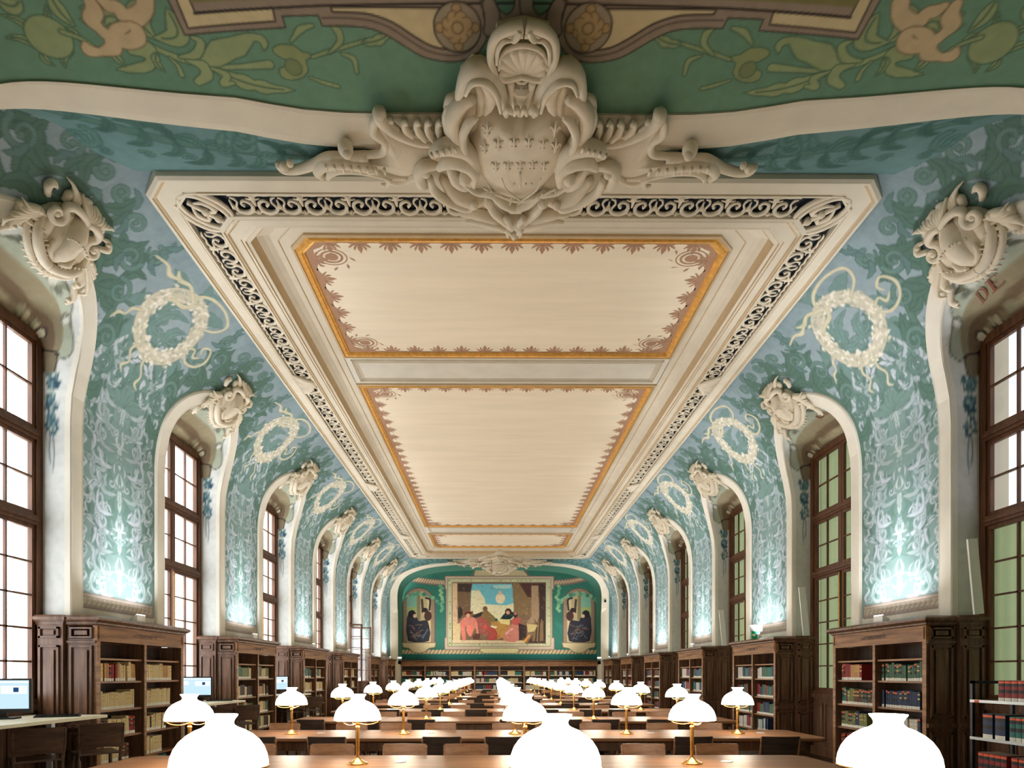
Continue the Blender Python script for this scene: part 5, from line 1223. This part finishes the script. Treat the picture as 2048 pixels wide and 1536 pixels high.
# at the open window of the left wall and by the far wall the same cases continue
base_case = empty('bookcase'); bookcase_mesh(base_case)
txt_case = None; used = False
TX = {('left', 0): 'LITTERATURE  M.', ('right', 0): 'LITTERATURES', ('right', 1): 'HISTOIRE', ('left', 1): 'HISTOIRE'}
near_books = 0
SHN = {4: 'top filled shelf', 3: 'second filled shelf', 2: 'third filled shelf', 1: 'fourth filled shelf', 0: 'bottom shelf'}
for nm, sd in SIDES:
    for j in range(6):
        r = base_case if not used else copy_tree(base_case); used = True
        y = PIER0 + PITCH * j
        r.location = (XC + sd * FRONT, y, 0); r.rotation_euler = (0, 0, 0 if sd < 0 else PI)
        tag(r, 'dark oak bookcase with two bays of books against the %s wall, %s from the camera' % (nm, ordn[j]), 'bookcase', 'oak bookcases against the piers')
        if (nm, j) in TX:
            tm = text_mesh(TX[(nm, j)], .075)
            for v in tm.vertices: v.co = (.0135, v.co.x, 2.065 + v.co.y)
            link('inscription', tm, TEXTM, r)
        Mr = Matrix.Translation(r.location) @ Matrix.Rotation(r.rotation_euler[2], 4, 'Z')
        ind = j == 0
        for b_ in range(2):
            y0 = -1.05 + .075 if b_ == 0 else .03; ln = .945
            for si in (4, 3, 2, 1, 0):
                z = SHZ[si]; hm = min(SHZ[si + 1] - .03 - z, .27)
                pal = PL.get((nm, j), ['teal', 'pale grey', 'brown', 'red', 'cream', 'navy blue'])
                if nm == 'right' and j == 0: pal = SP_RIGHT0.get((si, b_), pal)
                if nm == 'left' and j == 0 and si <= 0: pal = ['teal', 'cream', 'teal']
                seen = ind and si >= 1 and NIND[0] < 265
                # bay nearer the camera is the left one on the left wall and the right one on the right wall
                bay_ = 'left' if b_ == 0 else 'right'
                if j >= 4 and si < 3: continue
                dn = rb.uniform(.86, 1.0) if rb.random() < .7 else rb.uniform(.6, .9)
                fill_shelf(Mr @ Matrix.Translation((-.075, y0, z + .001)), ln, hm, pal, rb, seen, '%s bay %s, nearest %s bookcase' % (bay_, SHN[si], nm),
                           'books in the nearest %s bookcase' % nm, dense=dn, th=(.034, .056) if ind else (.034, .06), dp=.2)
# end wall bookcases
ecase = empty('end_bookcase'); 
def end_case_mesh(root):
    m = MB(); L = 1.30; h = L / 2; dp = .32
    m.box(-dp, 0, -h, h, 0, .1); m.box(-dp, -.005, -h, -h + .03, .1, 1.96); m.box(-dp, -.005, h - .03, h, .1, 1.96); m.box(-dp, -dp + .02, -h, h, .1, 2.2); m.box(-dp, -.04, -h, h, 1.965, 1.985); m.build('carcass', OAKIN, root)
    f = MB(); f.box(-.04, .012, -h, h, 1.95, 2.16); f.box(-.03, .01, -h, -h + .045, .1, 1.95); f.box(-.03, .01, h - .045, h, .1, 1.95); f.build('face_frame', OAKH, root)
    c = MB(); c.rings([[(-dp, -h, z), (d, -h, z), (d, h, z), (-dp, h, z)] for d, z in ((0, 2.15), (.03, 2.17), (.035, 2.19), (.08, 2.22), (.085, 2.25), (.02, 2.28))]); c.build('cornice', OAKD, root)
    for z in SHZ[1:]:
        s_ = MB(); s_.box(-dp + .02, -.02, -h + .045, h - .045, z - .025, z); s_.build('shelf', OAKH, root)
end_case_mesh(ecase); YE = 31.5
for k in range(8):
    r = ecase if k == 0 else copy_tree(ecase)
    x = XC - 4.55 + 1.30 * k; r.location = (x, YE, 0); r.rotation_euler = (0, 0, -PI / 2)
    tag(r, 'oak shelf unit under the far mural, %s of the eight from the left' % ORD[k], 'bookcase', 'shelf units along the far wall')
    Mr = Matrix.Translation(r.location) @ Matrix.Rotation(-PI / 2, 4, 'Z')
    for si in (4, 3, 2): fill_shelf(Mr @ Matrix.Translation((-.04, -.6, SHZ[si] + .001)), 1.2, .27, ['pale grey', 'cream', 'navy blue', 'teal', 'pale grey', 'black', 'green', 'red', 'pale grey'], rb, False, dense=.97, th=(.05, .09))

# ------------------------------------------------------------------ reading tables
TZ = .735; ROW = 2.69
def table_mesh(root, x0, x1, lamps):
    t = MB(); c = .10; D2 = .575
    o8 = lambda d, z: [(x0 + d, -D2 + c, z), (x0 + c + d * .4, -D2 + d, z), (x1 - c - d * .4, -D2 + d, z), (x1 - d, -D2 + c, z), (x1 - d, D2 - c, z), (x1 - c - d * .4, D2 - d, z), (x0 + c + d * .4, D2 - d, z), (x0 + d, D2 - c, z)]
    t.rings([o8(.03, TZ - .05), o8(0, TZ - .035), o8(0, TZ - .008), o8(.01, TZ)]); t.build('tabletop', TABW, root)
    a = MB(); a.box(x0 + .2, x1 - .2, -D2 + .12, -D2 + .15, TZ - .17, TZ - .05); a.box(x0 + .2, x1 - .2, D2 - .15, D2 - .12, TZ - .17, TZ - .05); a.box(x0 + .2, x0 + .23, -D2 + .12, D2 - .12, TZ - .17, TZ - .05); a.box(x1 - .23, x1 - .2, -D2 + .12, D2 - .12, TZ - .17, TZ - .05)
    a.box(x0 + .3, x1 - .3, -.02, .02, .12, .2); a.build('apron', OAKD, root)
    n = 4
    for k in range(n):
        x = x0 + .35 + (x1 - x0 - .7) * k / (n - 1)
        for s in (-1, 1):
            l = MB(); l.lathe([(.045, 0), (.05, .05), (.035, .10), (.045, .2), (.052, .4), (.04, .5), (.055, .56), (.055, TZ - .05)], 10, (x, s * .4, 0), caps=True); l.build('leg', OAKD, root, smooth=True)
    for x in lamps:
        p = MB(); p.lathe([(.001, TZ + .006), (.05, TZ + .006), (.058, TZ + .001)], 16, (x + .36, .12, 0)); p.build('cable_port', STEEL, root)
LX = [-2.73, -1.23, .27, 1.77, 3.27]
tA = empty('reading_table'); table_mesh(tA, -3.5, 3.05, LX[:4])
tB = empty('reading_table'); table_mesh(tB, -3.55, 4.2, LX)
lamp0 = None; NR = 11
def lamp_mesh():
    r = empty('desk_lamp')
    b = MB(); b.lathe([(.001, 0), (.092, 0), (.094, .008), (.085, .014), (.06, .022), (.04, .036), (.026, .05), (.02, .06)], 28); b.build('base', BRASS, r, smooth=True)
    p = MB(); n = 24
    def fl(rad, z): return [((rad * (1 - .06 * (j % 2))) * math.cos(2 * PI * j / n), (rad * (1 - .06 * (j % 2))) * math.sin(2 * PI * j / n), z) for j in range(n)]
    p.rings([fl(a, z) for a, z in ((.013, .055), (.012, .075), (.016, .085), (.018, .2), (.0165, .32), (.021, .325), (.02, .335), (.013, .345), (.024, .36), (.024, .37), (.012, .385), (.012, .45))]); p.build('stem', BRASS, r)
    g = MB(); RG = .205
    g.lathe([(RG - .004, .385), (RG + .003, .385), (RG + .003, .394), (RG - .004, .394), (RG - .004, .385)], 32)
    for k in range(3):
        a = k * 2 * PI / 3 + .35; g.tube([(.015 * math.cos(a), .015 * math.sin(a), .362), (.08 * math.cos(a), .08 * math.sin(a), .352), (.15 * math.cos(a), .15 * math.sin(a), .362), (RG * math.cos(a), RG * math.sin(a), .39)], .005, n=6, sub=4)
    g.build('shade_ring', BRASS, r, smooth=True)
    s = MB(); prof = [(.203, .392), (.2045, .405), (.199, .44), (.186, .475), (.165, .507), (.137, .533), (.103, .554), (.074, .566), (.060, .577), (.057, .590), (.063, .604), (.074, .618), (.076, .624), (.072, .624), (.055, .598)]
    s.lathe(prof, 36); s.build('shade', SHADE, r, smooth=True)
    bl = MB(); bl.ball((0, 0, .47), .03, n=10, k=6); bl.build('bulb', SHADE, r, smooth=True)
    return r
lamp0 = lamp_mesh(); lu = False; LPOS = []
colname = ['leftmost column', 'second column from the left', 'middle column', 'fourth column from the left', 'rightmost column']
for n in range(NR):
    y = ROW * (n + 1); T = tA if n <= 1 else tB; first_ = n in (0, 2)
    o = T if first_ else copy_tree(T); o.location = (0, y, 0)
    tag(o, 'long oak reading table with lamps, %s row counted from the camera' % ORD[n], 'table', 'reading tables in rows down the hall')
    for c, x in enumerate(LX):
        if n <= 1 and c == 4: continue
        if n == 0 and c == 0: continue
        l = lamp0 if not lu else copy_tree(lamp0); lu = True; l.location = (x, y, TZ); l.rotation_euler = (0, 0, .3 * ((n * 5 + c) % 7)); LPOS.append((x, y))
        tag(l, 'lit brass lamp with white dome shade, %s table row, %s' % (ORD[n], colname[c]), 'desk lamp', 'lit lamps on the reading tables')
# chairs
def chair_mesh(wm, simple=False, bh=.80, name='chair'):
    r = empty(name); w = .23; sz = bh - .35
    def backpts(z): t = (z - sz) / (bh - sz); return .16 + .07 * t
    b = MB(); rows = []
    zt = [bh - .28, bh - .22, bh - .1, bh]
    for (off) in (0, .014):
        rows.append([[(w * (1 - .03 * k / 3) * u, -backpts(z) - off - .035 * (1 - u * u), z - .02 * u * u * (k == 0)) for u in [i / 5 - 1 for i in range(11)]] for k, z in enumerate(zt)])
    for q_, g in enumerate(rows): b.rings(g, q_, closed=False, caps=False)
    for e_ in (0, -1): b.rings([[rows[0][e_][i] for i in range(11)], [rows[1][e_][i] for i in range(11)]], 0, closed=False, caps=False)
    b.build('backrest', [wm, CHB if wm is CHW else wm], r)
    if simple: return r
    s = MB(); s.hexa([(-.21, -.17, sz - .02), (.21, -.17, sz - .02), (.22, .22, sz - .01), (-.22, .22, sz - .01)], [(-.21, -.17, sz), (.21, -.17, sz), (.22, .22, sz + .012), (-.22, .22, sz + .012)]); s.build('seat', wm, r)
    for sx in (-1, 1):
        l = MB(); l.tube([(sx * .215, -.235, 0), (sx * .205, -.18, sz * .5), (sx * .21, -.16, sz), (sx * .222, -.2, bh - .2), (sx * .225, -.235, bh - .01)], [.016, .019, .02, .016, .011], n=7, sub=3); l.build('leg', wm, r, smooth=True)
        l = MB(); l.tube([(sx * .21, .21, 0), (sx * .2, .18, sz * .5), (sx * .19, .15, sz - .01)], [.014, .018, .02], n=7, sub=3); l.build('leg', wm, r, smooth=True)
    return r
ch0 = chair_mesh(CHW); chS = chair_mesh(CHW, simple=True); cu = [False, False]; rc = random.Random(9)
for n in range(0, NR):
    y = ROW * (n + 1); xr_ = 2.4 if n <= 1 else 3.5
    # chairs on the far side of this table look at the camera; chairs on the near side show their backs
    far_x = {1: [-2.55, -1.72, -.96, -.30, .42, 1.57, 2.36]}.get(n) or [x for x in [-3.05 + .78 * k + .12 * ((n * 3 + k * 5) % 3 - 1) for k in range(9)] if x < xr_]
    near_x = {2: [-2.81, -1.98, -.63, .10, .85, 2.35, 3.39]}.get(n) or [x for x in [-2.9 + .80 * k + .10 * ((n * 5 + k * 7) % 3 - 1) for k in range(9)] if x < xr_]
    for side, xs_ in (('far', far_x), ('near', near_x)):
        if (n == 0) or (n == 1 and side == 'near'): continue
        if n == NR - 1 and side == 'far': continue
        cnt = 0
        for i, x in enumerate(xs_):
            if n > 2 and (i * 7 + n * 3 + (side == 'far')) % 5 == 0: continue
            simple = n > 4; k = 1 if simple else 0; src = chS if simple else ch0
            o = src if not cu[k] else copy_tree(src); cu[k] = True; cnt += 1
            o.location = (x, y + (.74 if side == 'far' else -.74), 0); o.rotation_euler = (0, 0, PI + rc.uniform(-.05, .05) if side == 'far' else rc.uniform(-.05, .05))
            if simple:
                tag(o, 'bentwood chair back glimpsed between the distant reading tables', 'chair', 'chairs between the distant tables')
            else: tag(o, 'bentwood chair, %s side of the %s table row, %s from the left' % (side, ORD[n], ORD[cnt - 1]), 'chair', 'chairs at the reading tables')

# ------------------------------------------------------------------ window desks, monitors and high chairs on the left
def desk_mesh():
    r = empty('computer_desk'); t = MB(); t.box(-5.72, -4.78, -.92, .80, 1.005, 1.04); t.build('desktop', DESKM, r)
    for y in (-.7, .45):
        l = MB(); l.box(-5.25, -5.19, y - .03, y + .03, 0, 1.005); l.box(-5.5, -4.95, y - .04, y + .04, 0, .03); l.build('leg', STEEL, r)
    return r
def monitor_mesh():
    r = empty('computer_monitor'); b = MB()
    b.box(-.29, .29, 0, .035, .07, .45); b.box(-.14, .14, .035, .07, .12, .4); b.build('housing', PLASTB, r)
    s = MB(); s.box(-.265, .265, -.004, .001, .115, .43)
    s = s.build('screen', SCREEN, r)
    t = MB(); t.box(-.265, .265, -.0055, -.0041, .40, .42); t.box(-.26, -.1, -.0055, -.0041, .30, .37); t.box(.0, .25, -.0055, -.0041, .28, .37); t.build('page', SCREEN2, s)
    t = MB(); t.box(.12, .17, -.0065, -.0056, .30, .35); t.build('picture', SCREEN3, s)
    st = MB(); st.box(-.03, .03, .05, .09, .02, .3); st.box(-.13, .13, -.04, .15, 0, .02); st.build('stand', PLASTB, r)
    return r
d0 = desk_mesh(); m0 = monitor_mesh()
kb = MB(); kb.hexa([(-.22, -.07, 0), (.22, -.07, 0), (.22, .07, 0), (-.22, .07, 0)], [(-.22, -.07, .012), (.22, -.07, .012), (.22, .07, .024), (-.22, .07, .024)])
for i in range(13):
    for j in range(4): kb.box(-.205 + .032 * i, -.18 + .032 * i, -.055 + .03 * j, -.032 + .03 * j, .012, .022 + .003 * j)
kb0 = kb.build('keyboard', PLASTB); hc0 = chair_mesh(CHD, bh=.97, name='high_chair')
for k, nmk in ((0, 'nearest'), (1, 'second'), (2, 'third')):
    y = OPEN0 + PITCH * k
    d = d0 if k == 0 else copy_tree(d0); d.location = (0, y, 0)
    tag(d, 'high pale-topped computer desk in the %s left window recess' % nmk, 'desk', 'computer desks in the left window recesses')
    m = m0 if k == 0 else copy_tree(m0); m.location = (-5.45, y + .02, 1.04) if k == 0 else (-5.50, y + .3, 1.04); m.rotation_euler = (0, 0, .25 if k == 0 else .35)
    tag(m, 'black computer monitor with a pale lit web page at the %s left window' % nmk, 'monitor', 'monitors at the left windows')
    q = kb0 if k == 0 else copy_tree(kb0); q.location = (-5.10, y + .40, 1.04); q.rotation_euler = (0, 0, .5)
    tag(q, 'black computer keyboard on the desk of the %s left window' % nmk, 'keyboard', 'keyboards at the left windows')
    for i, yy in enumerate((-.35, .38)):
        h = hc0 if (k == 0 and i == 0) else copy_tree(hc0); h.location = ((-4.98, 6.54 + PITCH * k, 0), (-4.73, 7.14 + PITCH * k, 0))[i]; h.rotation_euler = (0, 0, .78 + .05 * i)
        tag(h, 'dark bentwood high chair, %s of the two at the %s left window desk' % (('nearer', 'farther')[i], nmk), 'high chair', 'high chairs at the window desks')

# ------------------------------------------------------------------ book trolley on the right
tr = empty('book_trolley'); TXX = 4.98
YT0, YT1 = 4.6, 6.26
fr = MB()
for y in (YT0, YT1 - .03):
    for x in (TXX, TXX + .42): fr.box(x, x + .03, y, y + .03, .12, 1.47)
for y in (YT0, YT1 - .03): fr.box(TXX, TXX + .45, y, y + .03, 1.44, 1.47)
fr.build('frame', BLACK, tr)
for z in (1.27, .885, .49):
    s = MB(); s.box(TXX, TXX + .45, YT0, YT1, z - .025, z); s.box(TXX + .42, TXX + .44, YT0, YT1, z, z + .06); s = s.build('shelf', BLACK, tr)
    e_ = MB(); e_.box(TXX - .004, TXX, YT0, YT1, z - .025, z + .004); e_.build('shelf_edge', STEEL, s)
pm = MB(); pm.box(TXX + .2, TXX + .25, 5.55, 5.6, .12, 1.27); pm.build('post', BLACK, tr)
for y in (YT0 + .05, YT1 - .05):
    for x in (TXX + .05, TXX + .40):
        w_ = MB(); w_.rings([[(x + dx, y + .05 * math.cos(a * PI / 8), .06 + .05 * math.sin(a * PI / 8)) for a in range(16)] for dx in (-.015, .015)]); w_.box(x - .02, x + .02, y - .02, y + .02, .08, .13); w_.build('castor', PLASTB, tr)
st = MB(); st.box(TXX - .006, TXX - .0041, YT1 - .12, YT1 - .06, 1.245, 1.27); st.build('sticker', ORANGEM, tr)
tag(tr, 'black metal book trolley loaded with law volumes beside the right window', 'trolley')
Mt = Matrix.Translation((TXX + .02, 0, 0)) @ Matrix.Rotation(PI, 4, 'Z')
def troll(ylist, z, col, th, h, style, rown, k0=0):
    for i, y in enumerate(ylist):
        place_book(Matrix.Translation((TXX + .02, y, z + .001)) @ Matrix.Rotation(PI, 4, 'Z'), th, h, .2, 0, col, style, True, '%s volume with orange tape, %s from the left, %s trolley shelf' % (col, ORD[i + k0], rown), 'volumes on the trolley')
troll([5.93 - .075 * i for i in range(11)], 1.27, 'red', .07, .205, 2, 'top')
troll([6.12 - .15 * i for i in range(2)], .885, 'navy blue', .12, .25, 2, 'middle'); troll([5.80 - .068 * i for i in range(9)], .885, 'teal', .064, .24, 2, 'middle', 2)
troll([6.18 - .07 * i for i in range(5)], .49, 'red', .066, .245, 2, 'bottom'); troll([5.78 - .08 * i for i in range(4)], .49, 'red', .07, .24, 2, 'bottom', 5)

sm = [BM[c] for c in SM] + [LABELM]
so = STUFF.build('books', sm); tag(so, 'rows of mixed books filling the farther shelves along both walls and the far wall', 'books', None, 'stuff')

# ------------------------------------------------------------------ small things on the bookcase tops
fx0 = MB(); fx0.hexa([(-.10, -.05, 0), (.10, -.05, 0), (.10, .05, 0), (-.10, .05, 0)], [(-.10, -.05, .05), (.10, -.05, .05), (.10, .05, .11), (-.10, .05, .11)]); 
fxr = empty('uplight'); fx0.build('housing', WHITE, fxr); ln_ = MB(); ln_.add([(-.09, -.045, .0555), (.09, -.045, .0555), (.09, .045, .1105), (-.09, .045, .1105)], [(0, 1, 2, 3)]); ln_.build('lens', UPLIT, fxr)
fu = False; UPL = []
for nm, sd in SIDES:
    for j in range(6):
        o = fxr if not fu else copy_tree(fxr); fu = True
        y = PIER0 + PITCH * j; o.location = (XC + sd * (FRONT + .10), y, ZTOP); o.rotation_euler = (0, 0, -PI / 2 if sd < 0 else PI / 2); UPL.append((sd, y))
        tag(o, 'small white uplight on top of the %s bookcase of the %s wall' % (ordn[j], nm), 'uplight', 'uplights on the bookcases')
ex = MB(); ex.box(-.085, .085, -.03, .03, .0, .16); ex = ex.build('exit_sign', GREENP); ex.location = (XC + FRONT + .0, 12.6, ZTOP)
aw = MB(); aw.add([(-.05, -.032, .04), (.01, -.032, .08), (-.05, -.032, .12)], [(0, 1, 2)]); aw.box(-.08, -.04, -.0325, -.0305, .065, .095); aw.box(.03, .075, -.0325, -.0305, .02, .14); aw.build('arrow', WHITE, ex)
tag(ex, 'small green and white emergency exit sign at the corner of the second right bookcase', 'sign')
bx = MB(); bx.box(-.13, .13, -.04, .04, 0, .13); bx = bx.build('emergency_light', WHITE); bx.location = (XC + FRONT + .0, 12.6, ZTOP + .161)
tag(bx, 'white emergency light box above the green exit sign', 'light box')
bd = None
for k, nmk in ((0, 'nearest'), (1, 'second'), (2, 'third')):
    if bd is None:
        b_ = MB(); b_.box(-.012, .012, -.065, .065, 0, .93); b_.box(.012, .02, -.065, -.045, 0, .93); bd = b_.build('white_board', WHITE); o = bd
    else: o = copy_tree(bd)
    yj = OPEN0 + PITCH * k + .86
    o.location = (XC + WALL + .13, yj - .12, ZTOP); o.rotation_euler = (-.10, 0, PI / 2 + .1); 
    tag(o, 'tall white board leaning against the jamb of the %s right window' % nmk, 'board', 'white boards leaning in the right windows')
sp_ = MB(); sp_.box(-.05, .05, -.04, .04, -.06, .06); sp_ = sp_.build('wall_sensor', PLASTB); sp_.location = (XC + 5.3, 30.1, 5.2)
tag(sp_, 'tiny black sensor box on the right leg of the far arch', 'sensor')

# ------------------------------------------------------------------ light
w = bpy.data.worlds.new('sky'); bpy.context.scene.world = w; w.use_nodes = True
nt = w.node_tree; nt.nodes.clear(); out = nt.nodes.new('ShaderNodeOutputWorld'); bg = nt.nodes.new('ShaderNodeBackground')
tc = nt.nodes.new('ShaderNodeTexCoord'); nz = nt.nodes.new('ShaderNodeTexNoise'); nz.inputs['Scale'].default_value = 3; nz.inputs['Detail'].default_value = 3
rp = nt.nodes.new('ShaderNodeValToRGB'); rp.color_ramp.elements[0].position = .35; rp.color_ramp.elements[1].position = .6
rp.color_ramp.elements[0].color = (.66, .70, .76, 1); rp.color_ramp.elements[1].color = (1, 1, 1, 1)
mp = nt.nodes.new('ShaderNodeMapping'); mp.inputs['Scale'].default_value = (1, 1, 3)
nt.links.new(tc.outputs['Generated'], mp.inputs[0]); nt.links.new(mp.outputs[0], nz.inputs[0]); nt.links.new(nz.outputs[0], rp.inputs[0])
sx_ = nt.nodes.new('ShaderNodeSeparateXYZ'); nt.links.new(tc.outputs['Generated'], sx_.inputs[0])
mr_ = nt.nodes.new('ShaderNodeMapRange'); mr_.inputs['From Min'].default_value = -.2; mr_.inputs['From Max'].default_value = .3; mr_.inputs['To Min'].default_value = 1; mr_.inputs['To Max'].default_value = .17
nt.links.new(sx_.outputs[0], mr_.inputs[0])
vm_ = nt.nodes.new('ShaderNodeMix'); vm_.data_type = 'RGBA'; vm_.blend_type = 'MULTIPLY'; vm_.inputs['Factor'].default_value = 1
nt.links.new(rp.outputs[0], vm_.inputs['A']); nt.links.new(mr_.outputs[0], vm_.inputs['B']); nt.links.new(vm_.outputs['Result'], bg.inputs[0]); nt.links.new(bg.outputs[0], out.inputs[0])
bg.inputs[1].default_value = WORLD = 6.0
def light(name, typ, loc, rot, energy, col=(1, 1, 1), **kw):
    l = bpy.data.lights.new(name, typ); l.energy = energy; l.color = col
    for k, v in kw.items(): setattr(l, k, v)
    o = bpy.data.objects.new(name, l); C.objects.link(o); o.location = loc
    if isinstance(rot, Vector): o.rotation_euler = rot.to_track_quat('-Z', 'Y').to_euler()
    else: o.rotation_euler = rot
    return o
for nm, sd in SIDES:
    for k in range(6):
        o = light('daylight_portal', 'AREA', (XC + sd * (WINX + .12), OPEN0 + PITCH * k, 3.5), Vector((-sd, 0, 0)), 1, shape='RECTANGLE', size=2.0, size_y=4.8); o.data.cycles.is_portal = True
for sd, y in UPL:
    light('uplight_beam', 'AREA', (XC + sd * (FRONT + .06), y, ZTOP + .10), Vector((sd * .06, 0, 1)), 22, (.97, .97, 1.0), shape='RECTANGLE', size=1.1, size_y=.12, spread=2.1)
    light('uplight_beam', 'SPOT', (XC + sd * (FRONT - .06), y, ZTOP + .12), Vector((-sd * .05, 0, 1)), 320, (.97, .97, 1.0), spot_size=1.2, spot_blend=1, shadow_soft_size=.12)
for sd in (-1, 1):      # two more at the far arch, turned to the mural
    o = copy_tree(fxr); o.location = (XC + sd * 5.0, 30.05, ZTOP); o.rotation_euler = (0, 0, 0)
    tag(o, 'small white uplight by the %s leg of the far arch' % ('left' if sd < 0 else 'right'), 'uplight', 'uplights on the bookcases')
    light('uplight_beam', 'SPOT', (XC + sd * 3.6, 29.0, ZTOP + .5), Vector((-sd * .45, 1, .75)), 420, (1, .97, .92), spot_size=1.9, spot_blend=1, shadow_soft_size=.2)
for (x, y) in LPOS:
    light('lamp_bulb', 'POINT', (x, y, TZ + .40), (0, 0, 0), 6, (1, .82, .6), shadow_soft_size=.05)

# ------------------------------------------------------------------ camera
cam = bpy.data.cameras.new('camera'); co = bpy.data.objects.new('camera', cam); C.objects.link(co); bpy.context.scene.camera = co
YAW = .006
cam.sensor_width = 36; cam.lens = 36 * F / 2048; cam.clip_end = 200
co.location = (0, 0, CZ); co.rotation_euler = (PI / 2, 0, -YAW)
cam.shift_x = (1024 - U0 - F * YAW) / 2048; cam.shift_y = (V0 - 768) / 2048
sc = bpy.context.scene
sc.view_settings.view_transform = 'Standard'; sc.view_settings.look = 'None'; sc.view_settings.exposure = .28; sc.view_settings.gamma = 1
sc.view_settings.use_curve_mapping = False
sc.cycles.use_denoising = True; sc.cycles.max_bounces = 7; sc.cycles.diffuse_bounces = 5; sc.cycles.glossy_bounces = 3; sc.cycles.sample_clamp_indirect = 6
sc.cycles.caustics_reflective = False; sc.cycles.caustics_refractive = False; sc.cycles.use_light_tree = True
